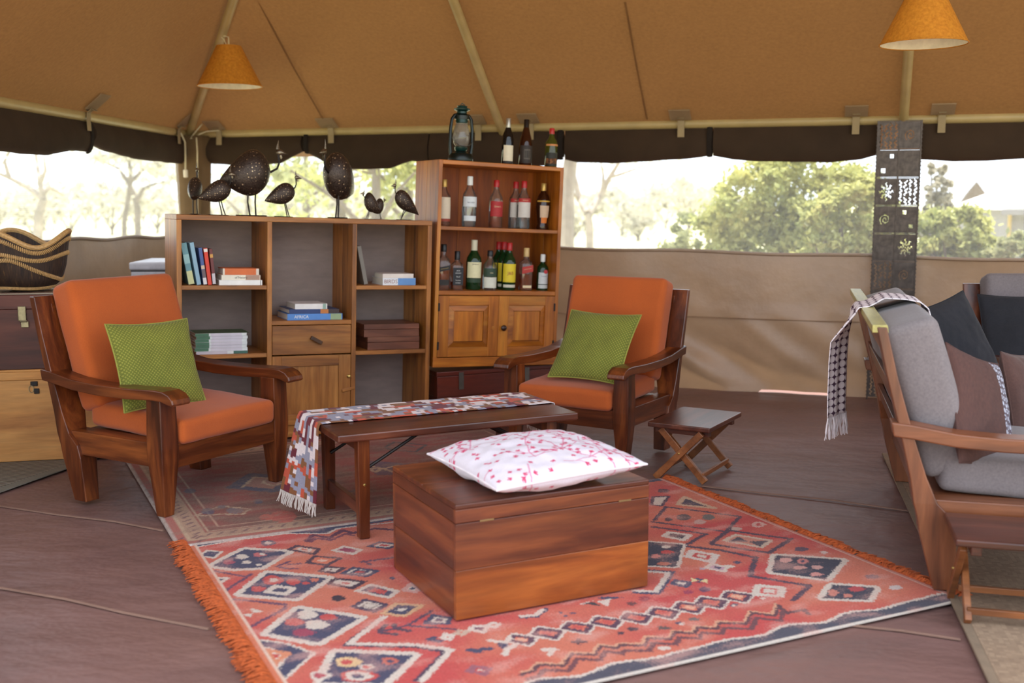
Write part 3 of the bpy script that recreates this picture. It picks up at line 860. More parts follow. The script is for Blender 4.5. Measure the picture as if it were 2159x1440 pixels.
cl = m.build('cloth', vcol('runner_cloth', .9, .18, 260, .25), rn, smooth=True, sharp=0)
sm = cl.modifiers.new('thickness', 'SOLIDIFY'); sm.thickness = .002; sm.offset = 1
M_FRINGE = plain('fringe_cotton', (196, 184, 176), .95)
for end, a0 in (('l', 0.0), ('r', Lr)):
    fr = MB(); rs = random.Random(8)
    for k in range(46):
        v = (k + .5) / 46; p = Vector(run_pt(a0, v)); d = -1 if end == 'l' else 1
        pts = [p]; 
        for q in range(3): p = p + Vector((d * rs.uniform(-.001, .008), rs.uniform(-.007, .007), -.018)); pts.append(p)
        fr.tube(pts, [.0028, .0026, .0024, .0018], 5)
    o = fr.build('fringe', M_FRINGE, rn, smooth=True); o['kind'] = 'stuff'

# ================================================================== chest in the foreground
CW, CD, CHT = .735, .585, .385
ch = thing('wooden_chest', 'plain reddish-brown wooden chest under the white floral cushion', 'chest', (CH0[0], CH0[1], .014), (0, 0, GA))
lid = .062; t_ = .02; cut = .165
for nm, z0, z1 in (('front_board', .0, cut), ('front_board', cut, CHT - lid - .002)):
    WC = W_CHEST if z0 else W_CHEST2
    MB().box(0, CW, 0, t_, z0 + .0006, z1).build(nm, WC('x'), ch, .002)
    MB().box(0, CW, CD - t_, CD, z0 + .0006, z1).build('back_board', W_CHEST('x'), ch, .002)
    for x in (0, CW - t_):
        MB().box(x, x + t_, t_, CD - t_, z0 + .0006, z1).build('side_board', W_CHEST('y'), ch, .002)
MB().box(t_, CW - t_, t_, CD - t_, .01, .03).build('bottom_board', W_CHEST('x'), ch, .002)
for k in range(2):
    MB().box(.0, CW, k * CD / 2 + .0005, (k + 1) * CD / 2, CHT - .018, CHT).build('lid_board', W_CHEST('x'), ch, .004)
MB().box(0, CW, 0, t_, CHT - lid, CHT - .018).build('lid_rim', W_CHEST('x'), ch, .002)
MB().box(0, CW, CD - t_, CD, CHT - lid, CHT - .018).build('lid_rim', W_CHEST('x'), ch, .002)
for x in (0, CW - t_): MB().box(x, x + t_, t_, CD - t_, CHT - lid, CHT - .018).build('lid_rim', W_CHEST('y'), ch, .002)
for x in (.11, .635): MB().box(x - .025, x + .025, -.0025, .004, CHT - lid - .004, CHT - lid + .002).build('hinge', plain('hinge_brass', (150, 124, 84), .45, .8), ch, .0008)

# ================================================================== folding side tables
def folding_table(label, c, ang, scale=1.0):
    t = thing('folding_table', label, 'side table', c, (0, 0, ang), None, scale)
    L, W, H = .47, .32, .287
    MB().box(-L / 2, L / 2, -W / 2, W / 2, H - .024, H).build('table_top', W_TABLE('x'), t, .005)
    for s in (-1, 1):
        x = s * (L / 2 - .065)
        MB().box(x - .016, x + .016, -W / 2 + .02, W / 2 - .02, H - .056, H - .024).build('top_bearer', W_TABLE('y'), t, .003)
        for k, d in enumerate((1, -1)):
            xo = x + s * (.012 + .024 * k)
            a, b = Vector((xo, -d * (W / 2 - .035), .006)), Vector((xo, d * (W / 2 - .05), H - .036))
            dr = (b - a).normalized(); n = Vector((1, 0, 0)); pz = dr.cross(n)
            M = frame(dr, n, pz, a)
            MB().box(0, (b - a).length, -.011, .011, -.017, .017, M).build('leg', W_STOOL('x'), t, .003)
        MB().lathe([(.0001, 0), (.005, 0), (.005, .004), (.0001, .006)], 8).build('bolt', plain('brass', (196, 164, 96), .3, .9), t, smooth=True).matrix_basis = Matrix.Translation((x + s * .047, 0, .142)) @ Matrix.Rotation(s * PI / 2, 4, 'Y')
    for s in (-1, 1):
        MB().box(-L / 2 + .05, L / 2 - .05, s * (W / 2 - .05) - .007, s * (W / 2 - .05) + .007, .028, .05).build('stretcher', W_STOOL('x'), t, .002)
    return t
folding_table('little folding table with crossed legs beside the orange armchair', (.921, 5.38, .002), math.radians(59.8))
q = at_z(2048, 1283)
folding_table('little folding table with crossed legs at the near end of the sofa', (1.675, 3.44, .012), math.radians(-15))
# ================================================================== bookcase across the corner
class Leaning:
    """a piece of furniture on the grid that leans a little to the right (local x right, y back, z up)"""
    def __init__(s, g, ang, tilt, z): 
        s.g = np.array(g, float); s.z = z; s.t = tilt; s.e1 = np.array([math.cos(ang), math.sin(ang)]); s.e2 = np.array([-s.e1[1], s.e1[0]])
        s.R = Matrix.Rotation(ang, 4, 'Z') @ Matrix.Rotation(tilt, 4, 'Y')
    def px(s, x, y, d=0.0):
        q = on_vert(x, y, s.g + s.e2 * d, s.e1)
        a = float(np.dot(q[:2] - s.g, s.e1)); dz = q[2] - s.z
        return a * math.cos(s.t) - dz * math.sin(s.t), a * math.sin(s.t) + dz * math.cos(s.t)
    def w(s, x, d, z):
        a = x * math.cos(s.t) + z * math.sin(s.t); dz = -x * math.sin(s.t) + z * math.cos(s.t)
        p = s.g + s.e1 * a + s.e2 * d; return (p[0], p[1], s.z + dz)
BB = at_z(631, 922)[:2]
BKW, BKD, BKT = 1.49, .40, math.radians(1.8)
BK = Leaning(BB - E1 * .683, GA, BKT, BKW * math.sin(BKT) + .004)
bk = thing('bookcase', 'open wooden bookcase with a drawer and a little cupboard door, set across the corner', 'bookcase', (*BK.g, BK.z), BK.R)
H = BK.px(372, 452)[1]
th = .027
xs = [0.0, BK.px(564, 463)[0], BK.px(744, 468)[0], BKW - th]
top = H
MB().box(0, BKW, 0, BKD, top - .028, top).build('top_board', W_BOOK('x'), bk, .002)
for k, x in enumerate(xs):
    nm = 'side_panel' if k in (0, 3) else 'partition'
    for j in range(2):
        MB().box(x, x + th, j * BKD / 2 + .0004, (j + 1) * BKD / 2 - .0004, 0.0, top - .028).build(nm, W_BOOK('z'), bk, .002)
shelves = {0: [BK.px(460, 602)[1], BK.px(490, 747)[1]], 1: [BK.px(660, 676)[1]], 2: [BK.px(830, 602)[1], BK.px(830, 738)[1]]}
bayx = [(xs[0] + th, xs[1]), (xs[1] + th, xs[2]), (xs[2] + th, xs[3])]
for b, zs in shelves.items():
    for z in zs:
        MB().box(bayx[b][0], bayx[b][1], .006, BKD - .012, z - .024, z).build('shelf', W_BOOK('x'), bk, .002)
for b in (0, 1, 2): MB().box(bayx[b][0], bayx[b][1], .01, BKD - .012, .05, .072).build('shelf', W_BOOK('x'), bk, .002)
M_BACK = canvas('dusty_backing', (160, 140, 130), (120, 106, 102), rough=.8, stretch=(1.2, 1, 4))
for b in (0, 1, 2):
    MB().box(bayx[b][0] - .01, bayx[b][1] + .01, BKD - .010, BKD - .002, .03, top - .03).build('back_panel', M_BACK, bk)
# drawer with a wooden pull, cupboard door
bx0, bx1 = bayx[1]
zd1 = shelves[1][0] - .028; zd0 = BK.px(660, 748)[1]
dr = MB().box(bx0 + .003, bx1 - .003, .002, .03, zd0 + .003, zd1).build('drawer', W_BOOK('x'), bk, .003)
M = Matrix.Translation(((bx0 + bx1) / 2 + .02, -.014, (zd0 + zd1) / 2)) @ Matrix.Rotation(math.radians(28), 4, 'Y')
MB().box(-.036, .036, -.012, .014, -.011, .011, M).build('drawer_pull', wood('dark_pull', (58, 34, 18), (84, 52, 28), (104, 66, 36), 'x'), dr, .003)
zb = .045
door = MB().box(bx0 + .003, bx1 - .003, .012, .022, zb, zd0 - .004).build('door', W_BOOK('z'), bk, .001)
fw = .055
for a, b_, c_, d_, ax in ((bx0 + .003, bx0 + fw, zb, zd0 - .004, 'z'), (bx1 - .075, bx1 - .003, zb, zd0 - .004, 'z'), (bx0 + fw, bx1 - .075, zb, zb + .06, 'x'), (bx0 + fw, bx1 - .075, zd0 - .066, zd0 - .004, 'x')):
    MB().box(a, b_, .001, .020, c_, d_).build('door_rail' if ax == 'x' else 'door_stile', W_BOOK(ax), door, .002)
MB().box(bx1 - .135, bx1 - .075, .008, .02, zb + .06, zd0 - .066).build('door_stile', W_BOOK('z'), door, .002)
kx, kz = BK.px(735, 793)
MB().lathe([(.0001, 0), (.012, 0), (.012, .006), (.007, .01), (.009, .018), (.0001, .022)], 12).build('lock', plain('brass', (196, 164, 96), .3, .9), door, smooth=True).matrix_basis = Matrix.Translation((kx, .001, kz)) @ Matrix.Rotation(PI / 2, 4, 'X')
lx, lz = BK.px(734, 820)
MB().box(-.04, .04, -.012, .0, -.009, .009, Matrix.Translation((lx, .001, lz)) @ Matrix.Rotation(math.radians(-12), 4, 'Y')).build('turn_latch', W_BOOK('x'), door, .003)
# levelling plinth under the leaning case (reaches the ground)
zl = BK.z
MB().add([(0.01, .012, -(BK.z) * .93), (BKW - .01, .012, -.001), (BKW - .01, .012, .05), (0.01, .012, .05), (0.01, BKD - .02, -(BK.z) * .93), (BKW - .01, BKD - .02, -.001), (BKW - .01, BKD - .02, .05), (.01, BKD - .02, .05)],
         [(0, 1, 2, 3), (7, 6, 5, 4), (0, 4, 5, 1), (1, 5, 6, 2), (2, 6, 7, 3), (3, 7, 4, 0)]).build('plinth', W_BOOK('x'), bk, .002)

# ================================================================== books
M_PAPER = plain('book_paper', (226, 220, 206), .9, 0, .06, 120)
def cover_mat(c): return plain('cover_%d_%d_%d' % c, c, .45, 0, .08, 14)
M_INK = plain('ink_dark', (48, 42, 44), .7); M_INKW = plain('ink_white', (236, 234, 228), .7); M_INKR = plain('ink_red', (176, 44, 36), .7)
def book_upright(label, fr, px_b, px_t, w, cover, d=.03, depth=.15, band=None, text=None, grp=None, tcol=None):
    """px_b / px_t: spine centre at its foot and head"""
    x0, z0 = fr.px(*px_b, d); x1, z1 = fr.px(*px_t, d)
    h = math.hypot(x1 - x0, z1 - z0); lean = math.atan2(x1 - x0, z1 - z0)
    zz = z0 + abs(math.sin(lean)) * w / 2
    t = thing('book', label, 'book', fr.w(x0, d, zz), fr.R @ Matrix.Rotation(lean, 4, 'Y'), grp)
    cm = cover_mat(cover)
    for s in (-1, 1): MB().box(s * w / 2 - (.002 if s > 0 else 0), s * w / 2 + (.002 if s < 0 else 0), 0, depth, 0, h).build('cover_board', cm, t, .0008)
    MB().box(-w / 2, w / 2, 0, .003, 0, h).build('spine', cm, t, .001)
    MB().box(-w / 2 + .002, w / 2 - .002, .003, depth - .004, .003, h - .003).build('pages', M_PAPER, t)
    for b in band or ():
        MB().box(-w / 2, w / 2, -.0006, .0, h * b[0], h * b[1]).build('spine_band', cover_mat(b[2]), t)
    if text:
        text_part(text, w * .55, tcol or M_INKW, t, FRONT(0, -.001, h * .55) @ Matrix.Rotation(-PI / 2, 4, 'Z'))
    return t
def book_flat(label, fr, px_l, px_r, thick, cover, z, d=.03, depth=.17, band=None, text=None, tcol=None, tsize=.6, toff=0, grp=None, yaw=0, soft=False, pages=M_PAPER):
    x0, _ = fr.px(*px_l, d); x1, _ = fr.px(*px_r, d); L = x1 - x0
    t = thing('book', label, 'book', fr.w(x0, d, z), fr.R @ Matrix.Rotation(yaw, 4, 'Z'), grp)
    cm = cover_mat(cover)
    for zz in (0, thick - .0022): MB().box(0, L, 0, depth, zz, zz + .0022).build('cover_board', cm, t, .0006)
    MB().box(0, L, 0, .003, 0, thick).build('spine', cm, t, .0015)
    MB().box(.003, L - .003, .003, depth - .003, .0022, thick - .0022).build('pages', pages, t)
    for b in band or (): MB().box(L * b[0], L * b[1], -.0006, 0, .0005, thick - .0005).build('spine_band', cover_mat(b[2]), t)
    if text: text_part(text, thick * tsize, tcol or M_INK, t, FRONT(L * (.5 + toff), -.001, thick * .5))
    return t
S00 = shelves[0][0]; S01 = shelves[0][1]; S10 = shelves[1][0]; S20, S21 = shelves[2]
book_upright('thick teal and yellow book leaning on the bookcase side', BK, (404, 600), (387, 513), .031, (104, 150, 158), .04, .17, [(.0, .32, (206, 206, 150)), (.5, .72, (150, 190, 190))])
book_upright('pale blue book leaning between the teal and the navy book', BK, (420, 601), (404, 512), .022, (142, 178, 198), .03, .17)
book_upright('navy blue book with a white foot leaning left of the red book', BK, (433, 600), (422, 523), .019, (70, 92, 150), .03, .15, [(0, .18, (226, 220, 220)), (.18, .40, (110, 90, 96)), (.42, .52, (214, 186, 160))])
book_upright('bright red book leaning in the row of five', BK, (443, 601), (433, 524), .0205, (222, 58, 34), .025, .15, [(.90, .985, (236, 226, 214))])
book_upright('slim maroon book at the right end of the leaning row', BK, (452, 599), (444, 525), .017, (112, 46, 46), .03, .15, [(0, .3, (206, 196, 200)), (.75, .85, (206, 150, 70))])
z = S00
book_flat('white hardback at the bottom of the pile beside the red book', BK, (462, 600), (553, 600), .0285, (240, 238, 234), z, .02, .19, [(.955, .968, (40, 40, 40))]); z += .0287
book_flat('cream history book in the middle of the pile of three', BK, (467, 588), (549, 588), .0285, (236, 228, 208), z, .025, .17, [(.62, .98, (176, 140, 120))], 'of Nature', M_INK, .62, -.0); z += .0287
book_flat('orange paperback on top of the pile of three', BK, (470, 573), (546, 573), .036, (214, 106, 46), z, .03, .15, [(.0, .05, (226, 214, 196)), (.92, 1.0, (220, 206, 190))])
# magazines
z = S01; rs = random.Random(2)
for k in range(7):
    x0 = 412 + rs.uniform(-2, 2)
    t = book_flat('white and green magazine, %s in the pile behind the orange armchair' % ('lowest', 'second from the bottom', 'third from the bottom', 'fourth from the bottom', 'fifth from the bottom', 'second from the top', 'topmost')[k], BK, (x0, 745 - 5 * k), (521 + rs.uniform(-1.5, 1.5), 745 - 5 * k), .0165, (226, 228, 226), z, .03 + rs.uniform(-.004, .004), .2, [(.0, .26, (72, 116, 86)), (.3, .9, (216, 208, 216))] if k else [(.0, .6, (206, 196, 204)), (.72, 1, (62, 104, 90))], grp='magazines in the bookcase')
    z += .0168
t['label'] = 'dark green covered magazine on top of the magazine pile'
MB().box(.002, .3, .003, .198, .0166, .0172).build('front_cover', cover_mat((74, 96, 62)), t)
# middle bay
z = S10
book_flat('large blue book lettered with a title about Africa at the bottom of its pile', BK, (606, 673), (722, 673), .036, (86, 138, 206), z, .04, .24, [(.78, .98, (150, 168, 130))], "AFRICA", M_INKW, .7, -.25); z += .0362
book_flat('dark blue and orange photo book in the middle of its pile', BK, (610, 660), (715, 660), .026, (44, 62, 110), z, .045, .24, [(.62, .78, (196, 120, 60)), (.78, 1, (60, 44, 44))]); z += .0262
book_flat('white paperback on top of the large blue book', BK, (622, 648), (690, 648), .031, (232, 226, 222), z, .05, .2, [(.86, .96, (150, 176, 160))])
# right bay
book_upright('grey cloth book leaning alone in the right bay', BK, (772, 600), (757, 520), .024, (124, 116, 106), .06, .17)
z = S20
book_flat('thick white and blue field guide lettered BIRDS', BK, (807, 600), (876, 600), .042, (226, 228, 232), z, .03, .2, [(.46, 1.0, (96, 140, 194))], 'BIRDS', plain('ink_birds', (150, 104, 92), .7), .78, -.26); z += .0422
book_flat('cream paperback lying on the BIRDS field guide', BK, (807, 580), (872, 580), .026, (226, 214, 204), z, .03, .16)
# two flat wooden boxes
def flat_box(label, z, xl, xr, d):
    x0, _ = BK.px(xl, 740, d); x1, _ = BK.px(xr, 740, d)
    t = thing('wooden_box', label, 'box', BK.w(x0, d, z), BK.R)
    Wd = wood('box_wood', (66, 34, 22), (110, 62, 42), (146, 92, 66), 'x', .4)
    MB().box(0, x1 - x0, 0, .27, 0, .044).build('tray', Wd, t, .002)
    MB().box(0, x1 - x0, 0, .27, .0455, .077).build('lid', Wd, t, .002)
    return t
flat_box('flat dark wooden box under the other in the right bay', S21, 775, 884, .03)
flat_box('flat dark wooden box lying on top of the other box', S21 + .0775, 767, 883, .028)

# ================================================================== bar cabinet on its trunk
BRT = math.radians(2.5)
BRW, BRD = .855, .385
_o = BB + E1 * .846 + E2 * .015
BR = Leaning(_o, GA, BRT, .352)
RH = BR.px(930, 336)[1]
br = thing('bar_cabinet', 'varnished pine bar cabinet of open shelves over two panelled doors', 'cabinet', (*BR.g, BR.z), BR.R)
t2 = .024
for x in (0, BRW - t2):
    for j in range(2): MB().box(x, x + t2, j * BRD / 2 + .0004, (j + 1) * BRD / 2 - .0004, 0, RH).build('side_panel', W_BAR('z'), br, .002)
MB().box(t2, BRW - t2, 0, BRD, RH - .026, RH).build('top_board', W_BAR('x'), br, .003)
for k in range(3):
    MB().box(t2 + k * (BRW - 2 * t2) / 3 + .0006, t2 + (k + 1) * (BRW - 2 * t2) / 3 - .0006, BRD - .014, BRD - .002, .02, RH - .026).build('back_board', W_BARIN('z'), br, .001)
ZS1 = BR.px(1050, 481)[1]; ZS0 = BR.px(1050, 614)[1]
MB().box(t2, BRW - t2, .004, BRD - .014, ZS1 - .022, ZS1).build('shelf', W_BAR('x'), br, .002)
MB().box(t2, BRW - t2, .002, BRD - .014, ZS0 - .026, ZS0).build('shelf', W_BAR('x'), br, .002)
MB().box(t2, BRW - t2, .03, BRD - .014, .02, .044).build('bottom_board', W_BAR('x'), br, .002)
MB().box(-.004, BRW + .004, -.008, .016, 0, .058).build('base_rail', W_BAR('x'), br, .003)
dz0, dz1 = .062, ZS0 - .03; mid = BRW / 2 + .005
for k, (a, b_) in enumerate(((t2 + .002, mid - .001), (mid + .001, BRW - t2 - .002))):
    d_ = MB().box(a, b_, .014, .022, dz0, dz1).build('door', W_BAR('z'), br, .001)
    sw = .068
    for u0, u1, v0, v1, ax in ((a, a + sw, dz0, dz1, 'z'), (b_ - sw, b_, dz0, dz1, 'z'), (a + sw, b_ - sw, dz0, dz0 + .06, 'x'), (a + sw, b_ - sw, dz1 - .06, dz1, 'x')):
        MB().box(u0, u1, -.002, .02, v0, v1).build('door_stile' if ax == 'z' else 'door_rail', W_BAR(ax), d_, .002)
    x0, x1, z0, z1 = a + sw, b_ - sw, dz0 + .06, dz1 - .06
    # mitred moulding and raised field
    e = .034
    def mould(q, nm='panel_moulding'): MB().add([p for p in q], [(0, 1, 2, 3)] + [(4, 7, 6, 5), (0, 4, 5, 1), (1, 5, 6, 2), (2, 6, 7, 3), (3, 7, 4, 0)]).build(nm, W_BAR('x'), d_, .0015)
    yo, yi = .006, -.004
    for (p0, p1, p2, p3) in (((x0, z0), (x1, z0), (x1 - e, z0 + e), (x0 + e, z0 + e)), ((x1, z0), (x1, z1), (x1 - e, z1 - e), (x1 - e, z0 + e)), ((x1, z1), (x0, z1), (x0 + e, z1 - e), (x1 - e, z1 - e)), ((x0, z1), (x0, z0), (x0 + e, z0 + e), (x0 + e, z1 - e))):
        mould([(p0[0], yo, p0[1]), (p1[0], yo, p1[1]), (p2[0], yi, p2[1]), (p3[0], yi, p3[1])] + [(p[0], .016, p[1]) for p in (p0, p1, p2, p3)])
    MB().box(x0 + e + .002, x1 - e - .002, .0, .016, z0 + e + .002, z1 - e - .002).build('raised_field', W_BAR('z'), d_, .003)
    M_IRON = plain('iron', (52, 46, 44), .45, .7)
    hx = a + .001 if k == 0 else b_ - .001
    for hz in (dz0 + .07, dz1 - .07):
        MB().box(hx - .006, hx + .006, -.005, -.001, hz - .025, hz + .025).build('hinge', M_IRON, d_, .001)
    kx = b_ - .034 if k == 0 else a + .03
    if k == 1:
        MB().lathe([(.0001, 0), (.008, 0), (.008, .008), (.018, .014), (.019, .022), (.012, .03), (.0001, .032)], 14).build('knob', wood('knob_wood', (40, 20, 12), (60, 30, 18), (78, 42, 24), 'z'), d_, smooth=True).matrix_basis = Matrix.Translation((kx, -.002, (dz0 + dz1) / 2 - .01)) @ Matrix.Rotation(PI / 2, 4, 'X')
    else:
        MB().lathe([(.0001, 0), (.011, 0), (.0105, .002), (.0001, .003)], 14).build('plug', W_BAR('x'), d_, smooth=True).matrix_basis = Matrix.Translation((kx, -.002, (dz0 + dz1) / 2 - .01)) @ Matrix.Rotation(PI / 2, 4, 'X')
# the dark red trunk it stands on
tk = thing('storage_chest', 'dark red wooden chest carrying the bar cabinet', 'chest', (*(_o + E1 * .04 + E2 * .03), .002), (0, 0, GA))
WR = lambda a: wood('red_trunk', (58, 18, 12), (98, 36, 22), (124, 52, 30), a, .35, .8, .2)
for z0, z1 in ((0, .15), (.1515, .282)): MB().box(0, .82, 0, .36, z0, z1).build('trunk_board', WR('x'), tk, .003)
MB().box(-.004, .824, -.004, .364, .284, .312).build('trunk_lid', WR('x'), tk, .004)
for x in (.16, .62): MB().box(x - .016, x + .016, -.009, -.003, .195, .302).build('hasp', plain('steel_hasp', (112, 104, 96), .4, .8), tk, .001)
# ================================================================== bottles
M_CLEAR = glass('clear_glass', (248, 250, 248), .03); M_DGREEN = glass('green_glass', (30, 66, 32), .55); M_BLACKG = glass('black_glass', (20, 18, 18), .85)
M_BROWNG = glass('brown_glass', (58, 26, 12), .75); M_OLIVE = glass('olive_glass', (92, 96, 34), .5)
M_WHISKY = glass('amber_spirit', (206, 112, 34), .25); M_RUM = glass('white_spirit', (238, 242, 242), .06)
PROF = {
 'round': [(.0001, 0), (.036, 0), (.0385, .006), (.0385, .155), (.036, .175), (.022, .20), (.0145, .218), (.0135, .25), (.0145, .258), (.0145, .27)],
 'wine': [(.0001, 0), (.034, 0), (.037, .005), (.037, .17), (.034, .192), (.022, .222), (.0145, .245), (.0135, .285), (.0145, .29), (.0145, .298)],
 'champ': [(.0001, 0), (.040, 0), (.043, .006), (.043, .13), (.038, .17), (.026, .215), (.0175, .25), (.0155, .285), (.017, .288), (.016, .30)],
 'square': [(.0001, 0), (.035, 0), (.037, .005), (.037, .15), (.034, .168), (.018, .186), (.0145, .195), (.0135, .235), (.015, .24), (.015, .252)],
 'cream': [(.0001, 0), (.034, 0), (.036, .005), (.030, .03), (.041, .12), (.040, .155), (.030, .185), (.018, .20), (.0145, .215), (.0145, .25)],
}
def bottle(label, fr, px, z, h, prof, mat, cap, capmat, labels=(), texts=(), liquid=None, d=.14, turn=0.0, sq=False, group=None, fat=1.0):
    """labels: (z0, z1, colour, half-angle[, slant]); texts: (string, z, size, material)"""
    x, _ = fr.px(px[0], px[1], d)
    P = PROF[prof]; sc = h / P[-1][1]
    P = [(r * (.5 + .5 * sc) * fat * (1.08 if prof in ('round', 'square') else 1.0), zz * sc) for r, zz in P]
    t = thing('bottle', label, 'bottle', fr.w(x, d, z + .0006), fr.R @ Matrix.Rotation(turn - GA * .35, 4, 'Z'), group)
    n = 24
    def ring(r, zz, inset=0.0):
        out = []
        for k in range(n):
            a = 2 * PI * k / n
            q = r - inset
            if sq and r > .03: 
                q = q / max(abs(math.cos(a)), abs(math.sin(a))) * .92; q = min(q, (r - inset) * 1.16)
            out.append((q * math.cos(a), q * math.sin(a), zz))
        return out
    MB().loft([ring(r, zz) for r, zz in P]).build('glass', mat, t, smooth=True, sharp=50)
    if liquid:
        f = liquid[1]
        Q = [(max(.0001, r - .003), zz + .003) for r, zz in P if zz <= h * f]
        Q.append((float(np.interp(h * f, [p[1] for p in P], [p[0] for p in P])) - .003, h * f)); Q.append((.0001, h * f))
        MB().loft([ring(r, zz) for r, zz in Q]).build('liquid', liquid[0], t, smooth=True, sharp=50)
    rc = P[-1][0]
    c0 = h * cap
    MB().lathe([(rc * 1.08, c0), (rc * 1.12, c0 + .003), (rc * 1.1, h - .001), (rc * .95, h + .002), (.0001, h + .0025)], 16, cap=False).build('cap', capmat, t, smooth=True)
    rb = max(p[0] for p in P if p[1] < h * .6)
    def rad(zz): return float(np.interp(zz, [p[1] for p in P], [p[0] for p in P]))
    for lb in labels:
        z0, z1, c, ha = lb[:4]; sl = lb[4] if len(lb) > 4 else 0
        m = MB()
        if sq:
            w = rb * .92 * (ha / 1.2)
            y = -rb * .92 - .0012
            m.add([(-w, y, z0 * h - sl), (w, y, z0 * h + sl), (w, y, z1 * h + sl), (-w, y, z1 * h - sl)] + [(-w, y + .001, z0 * h - sl), (w, y + .001, z0 * h + sl), (w, y + .001, z1 * h + sl), (-w, y + .001, z1 * h - sl)], [(0, 1, 2, 3), (7, 6, 5, 4), (0, 4, 5, 1), (1, 5, 6, 2), (2, 6, 7, 3), (3, 7, 4, 0)])
        else:
            m.grid(lambda u, v: ((rad((z0 + (z1 - z0) * v) * h) + .0010) * math.sin((u * 2 - 1) * ha), -(rad((z0 + (z1 - z0) * v) * h) + .0010) * math.cos((u * 2 - 1) * ha), (z0 + (z1 - z0) * v) * h + sl * (u * 2 - 1)), 14, 3)
        m.build('label', plain('label_%d_%d_%d' % c, c, .6, 0, .05, 40), t, smooth=not sq)
    for tx in texts:
        zz = tx[1] * h
        R = rad(zz) if not sq else None
        y = -(rad(zz) if not sq else rb * .92) - .0016
        M = FRONT(0, y, zz)
        if len(tx) > 4: M = M @ Matrix.Rotation(tx[4], 4, 'Z')
        text_part(txt(tx[0]), tx[2], tx[3], t, M, R)
    return t
def txt(s): return s
K = lambda n, c, r=.4, m=0: plain(n, c, r, m, .05)
RED, WHITE, GOLD, BLACK, NAVYI, CREAM = K('cap_red', (176, 30, 30)), K('cap_white', (226, 224, 218)), K('cap_gold', (196, 158, 84), .35, .5), K('cap_black', (24, 22, 24)), K('ink_navy', (40, 44, 84)), K('cap_cream', (214, 196, 150))
INKG = K('ink_gold', (206, 170, 90), .4, .3); INKD = K('ink_brown', (70, 40, 26)); INKGR = K('ink_green', (40, 66, 44)); INKY = K('ink_maroon', (150, 36, 26))
def hh(fr, xb, yb, yt, d=.14):                      # height between two pixels on a plane d behind the front
    return fr.px(xb, yt, d)[1] - fr.px(xb, yb, d)[1]
# on top of the cabinet
bottle('dark wine bottle with a cream label on the bar cabinet top', BR, (1069, 340), RH, hh(BR, 1069, 340, 242), 'wine', M_BLACKG, .80, K('foil_silver', (176, 170, 158), .35, .7), [(.08, .42, (222, 212, 186), 1.0), (.03, .08, (40, 36, 34), 1.0)], d=.14)
bottle('sparkling wine bottle with a dark shield label on the bar cabinet top', BR, (1107, 341), RH, hh(BR, 1107, 341, 243), 'champ', M_BROWNG, .55, K('foil_dark', (40, 32, 28), .35, .5), [(.06, .44, (42, 30, 26), 1.2), (.14, .36, (86, 78, 70), .5), (.17, .33, (36, 28, 24), .42)], d=.14)
bottle('green bottle with red cap and orange label at the end of the bar cabinet top', BR, (1161, 345), RH, hh(BR, 1161, 345, 262), 'round', M_OLIVE, .86, RED, [(.04, .38, (34, 34, 26), 1.2), (.10, .23, (198, 126, 76), 1.2), (.55, .60, (196, 130, 74), 1.3)], d=.14, liquid=(K('dark_liqueur', (52, 50, 18), .1), .45))
# upper shelf
U = ZS1
bottle('bottle with a cream label half hidden by the left side of the bar shelf', BR, (934, 474), U, hh(BR, 934, 474, 376), 'round', M_CLEAR, .84, GOLD, [(.16, .62, (222, 206, 182), 1.1), (.10, .16, (150, 60, 40), 1.1)], liquid=(M_WHISKY, .5), d=.15)
bottle('clear rum bottle with a white cap and white label reading BACARDI', BR, (988, 475), U, hh(BR, 988, 475, 369), 'round', M_CLEAR, .83, WHITE, [(.40, .60, (216, 220, 222), 1.2), (.12, .22, (216, 222, 226), 1.0)], [('BACARDI', .485, .0115, NAVYI)], liquid=(M_RUM, .6), d=.14)
bottle("whisky bottle with a red cap and red label reading Grant's", BR, (1044, 475), U, hh(BR, 1044, 475, 375), 'round', M_CLEAR, .86, RED, [(.24, .56, (168, 38, 40), 1.1)], [("Grant's", .45, .016, CREAM)], liquid=(M_WHISKY, .35), d=.14)
bottle('clear vodka bottle with a red cap, left one of the pair, label reading SMIRNOFF', BR, (1085, 476), U, hh(BR, 1085, 476, 377), 'round', M_CLEAR, .86, RED, [(.24, .56, (206, 198, 190), 1.1), (.56, .64, (176, 44, 40), 1.1)], [('SMIRNOFF', .60, .0085, CREAM)], liquid=(M_RUM, .5), d=.19)
bottle('clear vodka bottle with a red cap, right one of the pair, label reading SMIRNOFF', BR, (1102, 477), U, hh(BR, 1102, 477, 377), 'round', M_CLEAR, .86, RED, [(.24, .56, (206, 198, 190), 1.1), (.56, .64, (176, 44, 40), 1.1)], [('SMIRNOFF', .60, .0085, CREAM)], liquid=(M_RUM, .5), d=.11)
bottle('dark cream liqueur bottle with a gold cap and orange shield label', BR, (1143, 478), U, hh(BR, 1143, 478, 381), 'cream', M_BROWNG, .84, GOLD, [(.26, .52, (210, 180, 150), .75), (.14, .26, (214, 118, 40), .55), (.60, .63, (206, 160, 60), 1.3)], d=.13)
